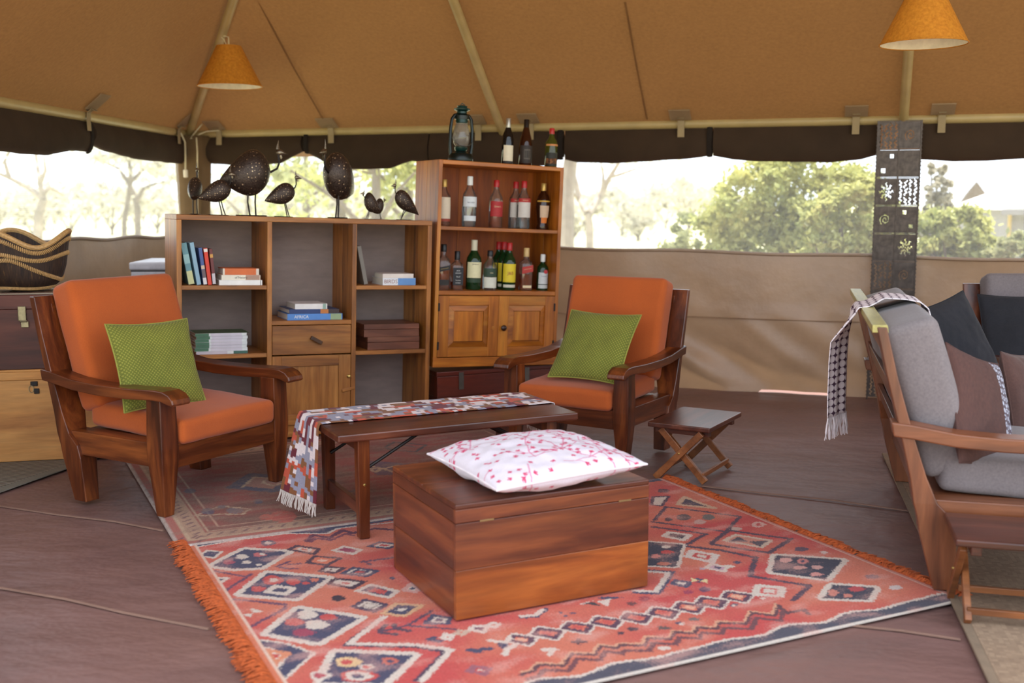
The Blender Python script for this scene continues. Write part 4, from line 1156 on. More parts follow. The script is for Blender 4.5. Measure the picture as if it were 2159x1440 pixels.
# lower shelf
V = ZS0
bottle('square black-label whisky bottle half hidden by the left side of the lower shelf', BR, (933, 613), V, hh(BR, 933, 613, 519), 'square', M_CLEAR, .84, BLACK, [(.42, .52, (34, 32, 30), 1.1, .008), (.10, .22, (40, 34, 28), .9)], [('JOHNNIE WALKER', .47, .0058, INKG, .2)], liquid=(M_WHISKY, .45), d=.13, sq=True)
bottle("square whiskey bottle with a black label reading JACK DANIEL'S", BR, (962, 612), V, hh(BR, 962, 612, 532), 'square', M_CLEAR, .78, BLACK, [(.12, .58, (32, 32, 36), 1.1)], [("JACK", .50, .010, WHITE), ("DANIEL'S", .435, .009, WHITE), ('No.7', .34, .012, WHITE), ('Tennessee', .25, .008, WHITE), ('WHISKEY', .18, .008, WHITE)], liquid=(M_WHISKY, .2), d=.12, sq=True)
bottle('green whiskey bottle with a cream label reading JAMESON', BR, (997, 612), V, hh(BR, 997, 612, 508), 'round', M_DGREEN, .72, K('cap_jam', (206, 196, 168)), [(.24, .56, (222, 214, 170), 1.2), (.15, .23, (40, 62, 40), 1.2)], [('JAMESON', .515, .0105, INKD)], d=.13, fat=1.06)
bottle('clear spirit bottle with a dark green and white label', BR, (1031, 611), V, hh(BR, 1031, 611, 529), 'round', M_CLEAR, .86, BLACK, [(.34, .56, (44, 64, 46), 1.2), (.06, .33, (214, 212, 196), 1.1)], [('GIN', .44, .012, CREAM)], d=.11, fat=1.12)
for k, (x, yb, yt, d_, lab) in enumerate(((1049, 607, 509, .25, 'rearmost green whisky bottle with a yellow J&B label, standing behind its two twins'), (1060, 609, 510, .19, 'middle green whisky bottle with a yellow J&B label, standing between its two twins'), (1071, 611, 512, .12, 'foremost green whisky bottle with a yellow J&B label, in front of its two twins'))):
    bottle(lab, BR, (x, yb), V, hh(BR, x, yb, yt, d_), 'round', M_DGREEN, .84, RED, [(.17, .56, (222, 196, 42), 1.2), (.06, .12, (206, 200, 180), 1.1)], [('J&B', .36, .028, INKY)], d=d_)
bottle('square whisky bottle with a slanting red label', BR, (1107, 611), V, hh(BR, 1107, 611, 523), 'square', M_CLEAR, .80, K('cap_tan', (206, 170, 110)), [(.42, .58, (176, 50, 40), 1.15, .008), (.06, .12, (220, 200, 160), .9)], [('JOHNNIE WALKER', .51, .0062, CREAM, .2)], liquid=(M_WHISKY, .38), d=.12, sq=True)
bottle('dark green gin bottle with a white cap and white label', BR, (1142, 610), V, hh(BR, 1142, 610, 535), 'square', M_DGREEN, .80, WHITE, [(.18, .50, (206, 208, 206), 1.0), (.06, .16, (200, 204, 200), 1.0)], [('Tanqueray', .40, .009, NAVYI)], d=.12, fat=.95)
# round badge on the rum bottle and red seal on the gin bottle
for o in list(bpy.data.objects):
    if o.get('category') == 'bottle' and ('BACARDI' in o['label'] or 'gin bottle with a white cap' in o['label']):
        hgt = .26 if 'BACARDI' in o['label'] else .185
        MB().lathe([(.0001, 0), (.013, 0), (.013, .001), (.0001, .0015)], 16).build('seal', K('seal_red', (186, 40, 44)), o, smooth=True).matrix_basis = Matrix.Translation((.010, -.0385, hgt * .66)) @ Matrix.Rotation(PI / 2, 4, 'X')

# ================================================================== hurricane lantern
lx, _ = BR.px(971, 328, .12)
hl = hh(BR, 971, 330, 207, .12)
lt = thing('hurricane_lantern', 'dark green hurricane lantern with a glass globe on the bar cabinet top', 'lantern', BR.w(lx, .12, RH + .0006), BR.R, scale=hl / .36)
M_LG = plain('lantern_green', (4, 20, 19), .3, .2, .3, 14); M_LG2 = plain('lantern_teal', (7, 48, 43), .3, .2, .2)
MB().lathe([(.0001, 0), (.078, 0), (.08, .008), (.078, .035), (.07, .05), (.045, .058), (.035, .066), (.0001, .067)], 24).build('fuel_tank', M_LG, lt, smooth=True)
MB().lathe([(.03, .064), (.04, .075), (.042, .09), (.032, .095), (.0001, .096)], 20).build('burner', M_LG2, lt, smooth=True)
MB().lathe([(.034, .095), (.048, .115), (.054, .15), (.05, .19), (.04, .225), (.034, .24)], 24, cap=False).build('globe', glass('globe_glass', (206, 200, 190), .22), lt, smooth=True)
MB().lathe([(.034, .238), (.038, .242), (.038, .275), (.032, .28), (.032, .31), (.05, .32), (.052, .328), (.03, .335), (.034, .345), (.0001, .352)], 22).build('chimney', M_LG2, lt, smooth=True)
MB().lathe([(.046, .262), (.047, .285), (.03, .30), (.0001, .301)], 22).build('hood', M_LG, lt, smooth=True)
for s in (-1, 1):
    MB().tube([(s * .066, 0, .03), (s * .075, 0, .1), (s * .074, 0, .2), (s * .066, 0, .262), (s * .05, 0, .285), (s * .03, 0, .29)], .0105, 10).build('side_tube', M_LG, lt, smooth=True)
wire = plain('lantern_wire', (96, 98, 96), .4, .8)
MB().tube([(.072 * math.cos(a), -.02 - .035 * math.sin(a), .15 - .055 * math.sin(a)) for a in np.linspace(0, PI, 14)], .002, 6).build('carry_bail', wire, lt, smooth=True)
MB().tube([(.05 * math.cos(a), -.04 * math.sin(a) , .15 + .02 * math.cos(a)) for a in np.linspace(0, PI, 12)], .002, 6).build('globe_guard', wire, lt, smooth=True)
MB().tube([(-.012, 0, .35), (0, 0, .362), (.018, 0, .352)], .003, 6).build('top_ring', M_LG2, lt, smooth=True)
# ================================================================== metal guinea fowl on the bookcase
def spotted_iron():
    m, nt, bs = _new('spotted_iron')
    v = _map(nt, 'Object', (21, 21, 21))
    vo = nt.nodes.new('ShaderNodeTexVoronoi'); vo.inputs['Scale'].default_value = 1; vo.inputs['Randomness'].default_value = .45; nt.links.new(v, vo.inputs['Vector'])
    r = _ramp(nt, [(.0, (1, 1, 1, 1)), (.14, (1, 1, 1, 1)), (.22, (0, 0, 0, 1))]); nt.links.new(vo.outputs['Distance'], r.inputs[0])
    n = _noise(nt, _map(nt, 'Object'), 60, 4); rr = _ramp(nt, [(.3, L4((40, 30, 26))), (.7, L4((84, 70, 62)))]); nt.links.new(n.outputs[0], rr.inputs[0])
    nt.links.new(_mix(nt, rr.outputs[0], L4((196, 170, 136)), r.outputs[0]), bs.inputs['Base Color'])
    bs.inputs['Metallic'].default_value = .55; bs.inputs['Roughness'].default_value = .38
    _bump(nt, bs, n.outputs[0], .4, .004)
    return m
M_SPOT = spotted_iron(); M_LEG = plain('dark_iron_rod', (46, 38, 36), .45, .7); M_HEAD = plain('scratched_steel', (120, 108, 92), .3, .8, .45, 60)
def guinea_fowl(label, px, d, s, heading, big=False, legs='straight', neck=1.0, body_lift=0.0, tail=1.0, plump=1.0, droop=.9, group=None):
    """px: where the base plate stands; s: overall height in metres; heading about the case's upright, 0 = facing right along it"""
    x, _ = BK.px(px[0], px[1], d)
    t = thing('guinea_fowl', label, 'sculpture', BK.w(x, d, H + .0006), BK.R @ Matrix.Rotation(heading, 4, 'Z'), group, s)
    # unit height 1: feet at 0, crest at 1.  x forward
    MB().lathe([(.0001, 0), (.16, 0), (.165, .006), (.16, .013), (.0001, .014)], 18, sx=1.25, sy=.55).build('base_plate', M_LEG, t, smooth=True)
    hip = .36 + body_lift
    for k, sy in enumerate((-.05, .05)):
        f = (.02 if k else .07) if legs == 'straight' else 0
        if legs == 'bent': pts = [(.03, sy * .6, hip), (-.02, sy, hip * .62), (.05 * (1 + k), sy, .012)]
        elif legs == 'splay': pts = [(-.02 + .06 * k, sy, hip), (.03 + .06 * k, sy, .16), (.06 + .08 * k, sy, .012)]
        else: pts = [(-.05 + .12 * k, sy, hip + .06), (-.06 + .12 * k, sy, hip * .5), (-.03 + .1 * k, sy, .012)]
        MB().tube(pts, .012 if not big else .011, 8).build('leg', M_LEG, t, smooth=True)
    # body: tail tip (back, low) to breast (front)
    Lb, Rb = .66 * tail, .215 * plump
    spine = []
    for i in range(19):
        q = i / 18
        cx = (q - .62) * Lb
        cz = hip + Rb * .75 - droop * Rb * (1 - q) ** 2
        r = .008 + Rb * (math.sin(PI * min(1, q ** 1.5)) ** .6 if 0 < q < .995 else 0)
        spine.append((cx, cz, r))
    rings = []
    for cx, cz, r in spine:
        rings.append([(cx, r * .62 * math.cos(a), cz + r * math.sin(a)) for a in np.linspace(0, 2 * PI, 20, endpoint=False)])
    MB().loft(rings).build('body', M_SPOT, t, smooth=True, sharp=0)
    # neck, head, beak, crest, wattle
    bx, bz = spine[-3][0] - .02, spine[-3][1] + spine[-3][2] * (.55 if not big else .1)
    hx, hz = bx + .09 * neck + .03, .85
    MB().tube([(bx - .02, 0, bz - .02), (bx + .05 * neck, 0, bz - .015), (hx - .03, 0, bz + (hz - bz) * .12), (hx - .004, 0, bz + (hz - bz) * .4), (hx - .015, 0, hz - .02)], [.02, .016, .014, .013, .016], 10).build('neck', M_LEG, t, smooth=True)
    rings = []
    for q, r in ((-.045, .004), (-.03, .032), (0, .045), (.03, .038), (.06, .022), (.115, .003)):
        rings.append([(hx + q, r * .6 * math.cos(a), hz - .012 - .25 * max(0, q - .03) + r * math.sin(a)) for a in np.linspace(0, 2 * PI, 12, endpoint=False)])
    hd = MB().loft(rings).build('head', M_HEAD, t, smooth=True, sharp=0)
    MB().loft([[(hx - .02 + c * .024, s_ * .012, hz + .03) for c, s_ in ((1, 0), (0, 1), (-1, 0), (0, -1))], [(hx - .022 + c * .012, s_ * .006, hz + .085) for c, s_ in ((1, 0), (0, 1), (-1, 0), (0, -1))], [(hx - .012 + c * .001, s_ * .001, hz + .15) for c, s_ in ((1, 0), (0, 1), (-1, 0), (0, -1))]]).build('crest', M_HEAD, hd, smooth=True)
    for sy in (-.012, .012):
        MB().loft([[(hx + .012 + c * .010, sy + s_ * .004, hz - .04) for c, s_ in ((1, 0), (0, 1), (-1, 0), (0, -1))], [(hx + .022 + c * .013, sy + s_ * .004, hz - .075) for c, s_ in ((1, 0), (0, 1), (-1, 0), (0, -1))], [(hx + .024 + c * .002, sy + s_ * .001, hz - .10) for c, s_ in ((1, 0), (0, 1), (-1, 0), (0, -1))]]).build('wattle', M_HEAD, hd, smooth=True)
    return t
def bh(px_b, px_t, d): return BK.px(px_b[0], px_t, d)[1] - H
guinea_fowl('spotted metal guinea fowl seen from behind at the corner end of the bookcase', (411, 449), .22, bh((411, 449), 340, .22), math.radians(66), legs='straight', neck=.4, plump=.95, tail=.75)
guinea_fowl('small metal guinea fowl overlapping the tail of the largest one', (461, 451), .12, bh((470, 451), 350, .12), math.radians(-4), legs='splay', neck=.7)
guinea_fowl('largest metal guinea fowl, round bodied, facing the other tall bird', (530, 452), .20, bh((530, 452), 292, .20), math.radians(0), big=True, plump=1.36, neck=2.0, tail=1.0, droop=.45)
guinea_fowl('small spotted guinea fowl standing between the two tall ones', (598, 458), .13, bh((598, 458), 357, .13), math.radians(3), legs='splay')
guinea_fowl('tall metal guinea fowl turned away, facing the largest one', (712, 460), .16, bh((712, 460), 297, .16), math.radians(221), big=True, plump=1.36, tail=.95, droop=.8, neck=1.7)
guinea_fowl('little metal chick facing left beside the tall turned bird', (780, 461), .10, bh((780, 461), 398, .10), math.radians(176), plump=1.45, tail=.85, legs='splay', neck=.8)
guinea_fowl('little metal chick facing right behind the left-facing chick', (799, 461), .19, bh((799, 461), 413, .19), math.radians(8), plump=1.5, tail=.85, legs='splay', neck=.9)
guinea_fowl('small guinea fowl with a drooping tail against the bar cabinet side', (851, 462), .12, bh((851, 462), 378, .12), math.radians(184), legs='bent', neck=.7, plump=1.1, droop=1.7)

# ================================================================== pendant lamps
M_SHADE = None
m, nt, bs = _new('mustard_shade')
n = _noise(nt, _map(nt, 'Object'), 60, 4); r = _ramp(nt, [(.3, L4((200, 128, 30))), (.7, L4((226, 156, 48)))]); nt.links.new(n.outputs[0], r.inputs[0])
nt.links.new(r.outputs[0], bs.inputs['Base Color']); bs.inputs['Roughness'].default_value = .8
_tr = nt.nodes.new('ShaderNodeBsdfTranslucent'); nt.links.new(r.outputs[0], _tr.inputs[0]); _mx = nt.nodes.new('ShaderNodeMixShader'); _mx.inputs[0].default_value = .35
nt.links.new(bs.outputs[0], _mx.inputs[1]); nt.links.new(_tr.outputs[0], _mx.inputs[2]); nt.links.new(_mx.outputs[0], nt.nodes['Material Output'].inputs[0])
M_SHADE = m
M_SHADEIN = plain('shade_lining', (232, 220, 200), .8)
def pendant(label, px_bottom, width_px, hang):
    """px_bottom: centre of the lower rim; hang: point it hangs from"""
    D = .41
    y = D * FPX / width_px if hang is None else hang[1]
    c = at_y(px_bottom[0], px_bottom[1], y)
    R = width_px / FPX * y * 1.008 / 2
    Ht = R * 1.24
    t = thing('pendant_lamp', label, 'lamp', c)
    MB().lathe([(R, 0), (R * .38, Ht)], 40, cap=False).build('lamp_shade', M_SHADE, t, smooth=True)
    MB().lathe([(R - .003, .0006), (R * .38 - .003, Ht - .002)], 40, cap=False).build('shade_lining', M_SHADEIN, t, smooth=True)
    MB().tube([(R * math.cos(a), R * math.sin(a), 0) for a in np.linspace(0, 2 * PI, 41)], .0035, 6).build('rim', M_SHADE, t, smooth=True)
    for k in range(3):
        a = 2 * PI * k / 3; MB().tube([(R * .38 * math.cos(a), R * .38 * math.sin(a), Ht - .004), (0, 0, Ht - .02)], .002, 6).build('spider', plain('iron', (52, 46, 44)), t, smooth=True)
    MB().lathe([(.0001, -.11), (.012, -.108), (.024, -.085), (.028, -.06), (.018, -.03), (.014, 0), (.0001, .002)], 16, (0, 0, Ht - .06)).build('bulb', plain('frosted_bulb', (240, 236, 226), .4), t, smooth=True)
    MB().lathe([(.0001, -.06), (.018, -.06), (.018, -.01), (.008, .0), (.0001, .002)], 14, (0, 0, Ht)).build('socket', plain('socket_white', (216, 206, 190), .5), t, smooth=True)
    return t, c, Ht
hp = on_rafter('hip', (481, 66))
t, c, Ht = pendant('smaller-looking mustard cone pendant lamp hanging from the corner rafter', (485, 182), 130, hp)
top_z = hp[2] - c[2]
MB().tube([(0, 0, Ht), (0, 0, top_z * .6 + Ht * .4), (hp[0] - c[0], hp[1] - c[1], top_z - .03)], .0045, 8).build('cord', plain('cord_cream', (206, 190, 150), .6), t, smooth=True)
MB().tube([(-.012, 0, Ht), (-.03, .0, Ht + (top_z - Ht) * .4), (hp[0] - c[0] - .012, hp[1] - c[1], top_z - .04)], .003, 6).build('cord', plain('cord_cream', (206, 190, 150), .6), t, smooth=True)
t['label'] = 'mustard cone pendant lamp hanging from the corner rafter pole'
rA, rE = PB['right']
yy = 5.55
tt = (rA[1] - yy) / (rA[1] - rE[1]); hp2 = rA + (rE - rA) * tt
t, c, Ht = pendant('mustard cone pendant lamp hanging above the sofa and pierced column', (1947, 93), 172, np.array([0, yy, 0]))
MB().tube([(0, 0, Ht), (0, 0, hp2[2] - c[2] - .02), (hp2[0] - c[0], hp2[1] - c[1], hp2[2] - c[2])], .0045, 8).build('cord', plain('cord_cream', (206, 190, 150), .6), t, smooth=True)

# cables at the corner
M_CORD = plain('cord_cream', (206, 190, 150), .6)
def corner_px(x, y, d=.28): return np.array(at_y(x, y, CORNER[1] - d))
cb = thing('power_cable', 'cream power cable with a plug hanging down the corner canvas', 'cable', (0, 0, 0))
P = [corner_px(*p) for p in ((372, 272), (382, 282), (390, 300), (391, 330), (391, 358))]
cb.location = P[-1]; P0 = P[-1]
MB().tube([p - P0 for p in P], .007, 8).build('cord', M_CORD, cb, smooth=True)
MB().rbox(.032, .03, .065, .009, 3, 0, Matrix.Translation((0, 0, -.03))).build('plug', plain('plug_white', (220, 206, 176), .5), cb, smooth=True)
def cable(label, pts, d):
    P = [corner_px(*p, d) for p in pts]
    o = MB().tube(P, .006, 8).build('power_cable', M_CORD, smooth=True); tag(o, label, 'cable'); return o
cable('cream cable running down the middle of the corner canvas', [(414, 290), (416, 320), (416, 380), (416, 446), (416, 520)], .28)
cable('cream cable looping from the corner rafter to the back eave pole', [(432, 240), (426, 262), (408, 283), (402, 292), (414, 292), (420, 283), (436, 277), (462, 275)], .16)

# ================================================================== trunks, bowl and freezer on the left
TA = math.radians(13)
tv = np.array([math.cos(TA), math.sin(TA)]); tw = np.array([-tv[1], tv[0]])
tR = at_z(120, 972)[:2]; 
TRX = np.array([-2.153, 5.715])
right = float(np.dot(TRX - tR, tv))
o0 = tR + tv * (right - .56)
def trunk(label, z, h, Wd, lidh, W_, D_, topmat=None):
    t = thing('storage_chest', label, 'chest', (*o0, z), (0, 0, TA))
    for a, b in ((.0, h - lidh - .0015),): MB().box(0, W_, 0, D_, a, b).build('chest_body', Wd('x'), t, .003)
    MB().box(-.003, W_ + .003, -.003, D_ + .003, h - lidh, h - .012).build('lid', Wd('x'), t, .003)
    for k in range(3): MB().box(-.005, W_ + .005, -.005 + k * (D_ + .01) / 3 + .0006, -.005 + (k + 1) * (D_ + .01) / 3 - .0006, h - .012, h).build('lid_plank', topmat or Wd('x'), t, .003)
    return t
TH1, TH2 = .485, .40
pt = trunk('pale pine storage trunk under the dark one', .008, TH1, W_PINE, .055, .555, .45)
dt = trunk('dark wooden storage trunk with brass clasps stacked on the pine trunk', .009 + TH1, TH2, W_DARK, .085, .56, .455, wood('polished_top', (78, 52, 48), (112, 84, 80), (140, 112, 108), 'x', .12, 1, .6))
M_BRASS = plain('old_brass', (150, 140, 110), .4, .8, .3, 40)
def t_px(x, y): 
    q = on_vert(x, y, o0 - tw * .004, tv); return float(np.dot(q[:2] - o0, tv)), q[2]
cx_, cz_ = t_px(48, 668); cz_ -= .009 + TH1
MB().box(cx_ - .022, cx_ + .018, -.012, -.003, cz_ - .02, cz_ + .055).build('clasp', M_BRASS, dt, .003)
MB().box(cx_ - .010, cx_ + .028, -.012, -.003, cz_ - .055, cz_ - .024).build('clasp_plate', M_BRASS, dt, .002)
MB().tube([(cx_ - .012, -.012, cz_ - .022), (cx_ + .02, -.012, cz_ - .022)], .006, 8).build('clasp_hinge', M_BRASS, dt, smooth=True)
cx_, cz_ = t_px(72, 812); cz_ -= .008
MB().box(cx_ - .018, cx_ + .018, -.008, -.002, cz_ - .005, cz_ + .02).build('clasp', plain('black_iron', (48, 44, 42), .5, .6), pt, .003)
MB().tube([(cx_ - .014 + .012 * math.cos(a), -.008, cz_ - .02 + .018 * math.sin(a)) for a in np.linspace(0, 2 * PI, 13)], .002, 6).build('clasp_ring', M_BRASS, pt, smooth=True)
MB().box(cx_ - .002, cx_ + .024, -.01, -.002, cz_ - .045, cz_ - .018).build('clasp_plate', plain('black_iron', (48, 44, 42), .5, .6), pt, .002)

# woven bowl
BC = at_y(45, 560, 5.86)
zb_ = .0105 + TH1 + TH2
bw = thing('woven_bowl', 'dark woven bowl with a wavy pale rim and stitched bands on the dark trunk', 'bowl', (-2.585, 5.80, zb_), (0, 0, 0), None, .93)
m, nt, bs = _new('dark_basket')
v = _map(nt, 'UV', (160, 3, 1)); n = _noise(nt, v, 1.0, 4, .6); r = _ramp(nt, [(.35, L4((34, 22, 16))), (.62, L4((66, 44, 28))), (.76, L4((150, 110, 56)))]); nt.links.new(n.outputs[0], r.inputs[0])
nt.links.new(r.outputs[0], bs.inputs['Base Color']); bs.inputs['Roughness'].default_value = .7; _bump(nt, bs, n.outputs[0], .6, .004)
M_BASK = m
def rim_z(a): return .285 + .045 * math.sin(3 * a + 1.0)
BPROF = [(0, .09), (.05, .13), (.15, .17), (.3, .195), (.5, .212), (.75, .222), (1, .232)]
def bowl_pt(a, q, off=0.0):
    """q 0..1 from foot to rim"""
    r = float(np.interp(q, [p[0] for p in BPROF], [p[1] for p in BPROF])) + off + .015 * q * math.sin(3 * a + 1.0)
    z = rim_z(a) * (q ** 1.25 if q < 1 else q)
    return (r * math.cos(a), r * math.sin(a), .004 + z)
m = MB(); NA, NQ = 96, 16
m.grid(lambda u, v: bowl_pt(2 * PI * u, v), NA, NQ); m.uv = [(i / NA, j / NQ) for j in range(NQ + 1) for i in range(NA + 1)]
ob = m.build('basket_wall', M_BASK, bw, smooth=True, sharp=0); ob.modifiers.new('thickness', 'SOLIDIFY').thickness = .012
MB().lathe([(.0001, .002), (.092, .002), (.092, .008), (.0001, .009)], 24).build('basket_floor', plain('basket_dark', (50, 34, 24), .8), bw, smooth=True)
M_CANE = plain('pale_cane', (190, 150, 96), .6, 0, .25, 90)
MB().tube([bowl_pt(a, 1.0, -.004) for a in np.linspace(0, 2 * PI, 97)], .015, 8).build('rim', M_CANE, bw, smooth=True)
def stitched(path, nm='stitched_band'):
    b = MB()
    for i in range(len(path) - 1):
        p = Vector(path[i]); q = Vector(path[i + 1]); mid_ = (p + q) / 2; o_ = mid_.copy(); o_.z = 0; o_.normalize()
        tdir = (q - p).normalized(); side = tdir.cross(o_)
        b.tube([mid_ - side * .011 - tdir * .004, mid_ + o_ * .004, mid_ + side * .011 + tdir * .004], [.003, .0042, .003], 5)
    x = b.build(nm, M_CANE, bw, smooth=True); x['kind'] = 'stuff'
A_ = np.linspace(0, 2 * PI, 150)
stitched([bowl_pt(a, .90, .003) for a in A_])
stitched([bowl_pt(a, .72 - .03 * math.sin(3 * a + 1), .003) for a in A_])
stitched([bowl_pt(a, .44 + .20 * math.sin(2 * a + 4.4), .003) for a in A_])
stitched([bowl_pt(a, .10, .003) for a in A_])

# white chest freezer behind
fz = thing('chest_freezer', 'white chest freezer standing behind the bookcase by the left wall', 'freezer', (-2.50, 7.15, 0), (0, 0, math.radians(4)))
M_WHITE = plain('freezer_enamel', (216, 216, 222), .35)
zt = at_y(300, 553, 7.15)[2]
MB().box(0, .75, 0, .55, .03, zt - .06).build('body', M_WHITE, fz, .012, seg=3)
MB().box(-.008, .758, -.012, .555, zt - .052, zt).build('lid', M_WHITE, fz, .014, seg=3)
MB().box(.0, .75, .004, .55, zt - .064, zt - .05).build('gasket', plain('gasket_grey', (96, 96, 100), .7), fz)
MB().box(.02, .73, .02, .53, 0, .03).build('base', plain('base_grey', (70, 70, 72), .6), fz)
MB().box(.33, .43, -.03, -.012, zt - .05, zt - .025).build('handle', plain('base_grey', (70, 70, 72), .6), fz, .004)

# ================================================================== pierced metal column
PCW = .285
_sc0 = wb_px(1852, 256, .10); _sc1 = wb_px(1944, 256, .10)
s_mid = (_sc0[0] + _sc1[0]) / 2; PW = (_sc1[0] - _sc0[0])
TH = PW / 2 * 1.36
ztop = _sc0[1]
nrow = int(ztop / TH) + 1
pc_loc = wb(s_mid, .10, 0)
pcol = thing('metal_column', 'pierced sheet-metal column of square tiles cut with spirals and squiggles', 'column', pc_loc, (0, 0, math.atan2(WD[1], WD[0])))
M_SHEET = plain('rusted_sheet', (78, 68, 62), .42, .65, .35, 30)
def tile_mesh(kind):
    n = 34; hole = np.zeros((n, n), bool); rs = random.Random(kind)
    yy_, xx_ = np.mgrid[0:n, 0:n]; X = (xx_ + .5) / n - .5; Y = (yy_ + .5) / n - .5
    def stroke(pts, w):
        for (x0, y0), (x1, y1) in zip(pts[:-1], pts[1:]):
            d = np.array([x1 - x0, y1 - y0]); L = d @ d + 1e-9
            t = np.clip(((X - x0) * d[0] + (Y - y0) * d[1]) / L, 0, 1)
            hole[((X - x0 - t * d[0]) ** 2 + (Y - y0 - t * d[1]) ** 2) < w * w] = True
    if kind == 1:          # squiggles
        for i in range(4):
            for j in range(3):
                cx, cy = -.34 + .225 * i + rs.uniform(-.02, .02), -.33 + .32 * j + rs.uniform(-.03, .03); f = rs.choice((-1, 1)); sl = rs.uniform(-.04, .04)
                stroke([(cx + f * .055 * math.sin(k * 1.15) + sl * (k - 5) / 5, cy - .13 + .026 * k) for k in range(11)], .022)
    elif kind == 2:        # spiral
        a = 0; seg = []
        pts = [((.04 + .021 * a) * math.cos(a), (.04 + .021 * a) * math.sin(a) * .85) for a in np.linspace(0, 10.5, 60)]
        for k in range(0, 59):
            if k % 12 not in (10, 11): stroke(pts[k:k + 2], .017)
    elif kind == 3:        # sun with wavy rays
        for k in range(8):
            a = 2 * PI * k / 8
            pts = [((.09 + .04 * q) * math.cos(a) - .04 * math.sin(q * 1.6) * math.sin(a), (.09 + .04 * q) * math.sin(a) + .04 * math.sin(q * 1.6) * math.cos(a)) for q in range(7)]
            stroke(pts, .02)
        r_ = np.hypot(X, Y); hole[(r_ < .065)] = False
        hole[r_ < .03] = True
    elif kind == 4:        # two square holes
        hole[(abs(X - .2) < .09) & (abs(Y - .27) < .075)] = True; hole[(abs(X + .18) < .1) & (abs(Y + .27) < .085)] = True
    elif kind == 5: hole[(abs(X + .12) < .09) & (abs(Y - .27) < .07)] = True; hole[(abs(X - .22) < .09) & (abs(Y + .25) < .085)] = True
    vs = []; fs = []; idx = {}
    w, h = PW / 2 - .006, TH - .010
    def vert(i, j):
        if (i, j) not in idx:
            idx[(i, j)] = len(vs); x, z = (i / n - .5) * w, (j / n - .5) * h
            vs.append((x, .0025 * mnoise.noise(Vector((x * 9, z * 9, kind))), z))
        return idx[(i, j)]
    for j in range(n):
        for i in range(n):
            if not hole[j, i]: fs.append((vert(i, j), vert(i + 1, j), vert(i + 1, j + 1), vert(i, j + 1)))
    me = bpy.data.meshes.new('tile'); me.from_pydata(vs, [], fs); me.materials.append(M_SHEET); me.update()
    return me
TM = {k: tile_mesh(k) for k in range(6)}
kinds = [(1, 2), (4, 0), (3, 1), (2, 5), (0, 3), (1, 2), (4, 0), (3, 1), (2, 5)]
for rrow in range(nrow):
    zc = ztop - TH * (rrow + .5)
    if zc - TH / 2 < .01: break
    for c_ in range(2):
        o = bpy.data.objects.new('tile', TM[kinds[rrow % 9][c_]]); COL.objects.link(o); o.parent = pcol
        o.location = ((c_ - .5) * PW / 2, 0, zc)
        sd = o.modifiers.new('thickness', 'SOLIDIFY'); sd.thickness = .004
for x in (-PW / 2, 0, PW / 2):
    MB().box(x - .005, x + .005, -.004, .012, .0, ztop + .004).build('upright_bar', M_SHEET, pcol, .001)
for k in range(nrow):
    z = ztop - TH * k
    if z > .02: MB().box(-PW / 2, PW / 2, .004, .012, z - .003, z + .003).build('cross_bar', M_SHEET, pcol)
for s in (-1, 1):
    rv = MB()
    for k in range(70):
        z = .03 + (ztop - .06) * k / 69; rv.lathe([(.0001, -.005), (.0045, -.002), (.0045, .002), (.0001, .005)], 6, (s * (PW / 2 + .005), 0, z))
    o = rv.build('edge_stitching', M_SHEET, pcol, smooth=True); o['kind'] = 'stuff'

# ================================================================== throw over the sofa back
m, nt, bs = _new('dotted_throw')
v = _map(nt, 'UV', (6, 26, 1)); vo = nt.nodes.new('ShaderNodeTexVoronoi'); vo.inputs['Randomness'].default_value = 0; vo.inputs['Scale'].default_value = 1; nt.links.new(v, vo.inputs['Vector'])
r = _ramp(nt, [(.0, L4((232, 222, 224))), (.45, L4((226, 214, 218))), (.51, L4((74, 42, 66))), (.6, L4((64, 36, 58)))]); nt.links.new(vo.outputs['Distance'], r.inputs[0])
nt.links.new(r.outputs[0], bs.inputs['Base Color']); bs.inputs['Roughness'].default_value = .95; _bump(nt, bs, vo.outputs['Distance'], .3, .004)
M_DOT = m
tr_ = thing('throw_blanket', 'white dotted throw with a fringe hanging over the sofa back', 'throw', sofa.location, sofa.rotation_euler)
# sofa local: x forward, y along (near end is y = -HWS); cloth goes from behind, over the top rail, onto the cushion
y0, y1 = -.17, .10
path = [(-.80, .46), (-.805, .55), (-.81, .7), (-.808, .85), (-.806, .90), (-.795, .918), (-.76, .922), (-.735, .935), (-.70, .958), (-.62, .955), (-.565, .945), (-.535, .92), (-.52, .87)]
Lc = [0]
for a, b in zip(path[:-1], path[1:]): Lc.append(Lc[-1] + math.hypot(b[0] - a[0], b[1] - a[1]))
def throw_pt(u, v):
    q = v * Lc[-1]; x = float(np.interp(q, Lc, [p[0] for p in path])); z = float(np.interp(q, Lc, [p[1] for p in path]))
    yy = y0 + (y1 - y0) * u
    hang = max(0, .9 - z) if x < -.78 else 0
    x -= .004 + .006 * math.sin(u * 14) * (1 if hang else .3) + .03 * hang + .085 * (1 - u) * min(1, hang / .12)
    squeeze = .3 * min(1, hang / .3)
    yy = (y0 + y1) / 2 + (yy - (y0 + y1) / 2) * (1 - squeeze)
    return (x, yy, z + (.006 if not hang else 0))
m = MB(); m.grid(throw_pt, 30, 60); m.uv = [(i / 30, j / 60) for j in range(61) for i in range(31)]
ob = m.build('cloth', M_DOT, tr_, smooth=True, sharp=0); ob.modifiers.new('thickness', 'SOLIDIFY').thickness = .004
fr = MB(); rs = random.Random(4)
for k in range(40):
    p = Vector(throw_pt((k + .5) / 40, 0)); pts = [p]
    for q in range(3): p = p + Vector((rs.uniform(-.007, .007), rs.uniform(-.007, .007), -.03)); pts.append(p)
    fr.tube(pts, [.004, .0035, .003, .002], 5)
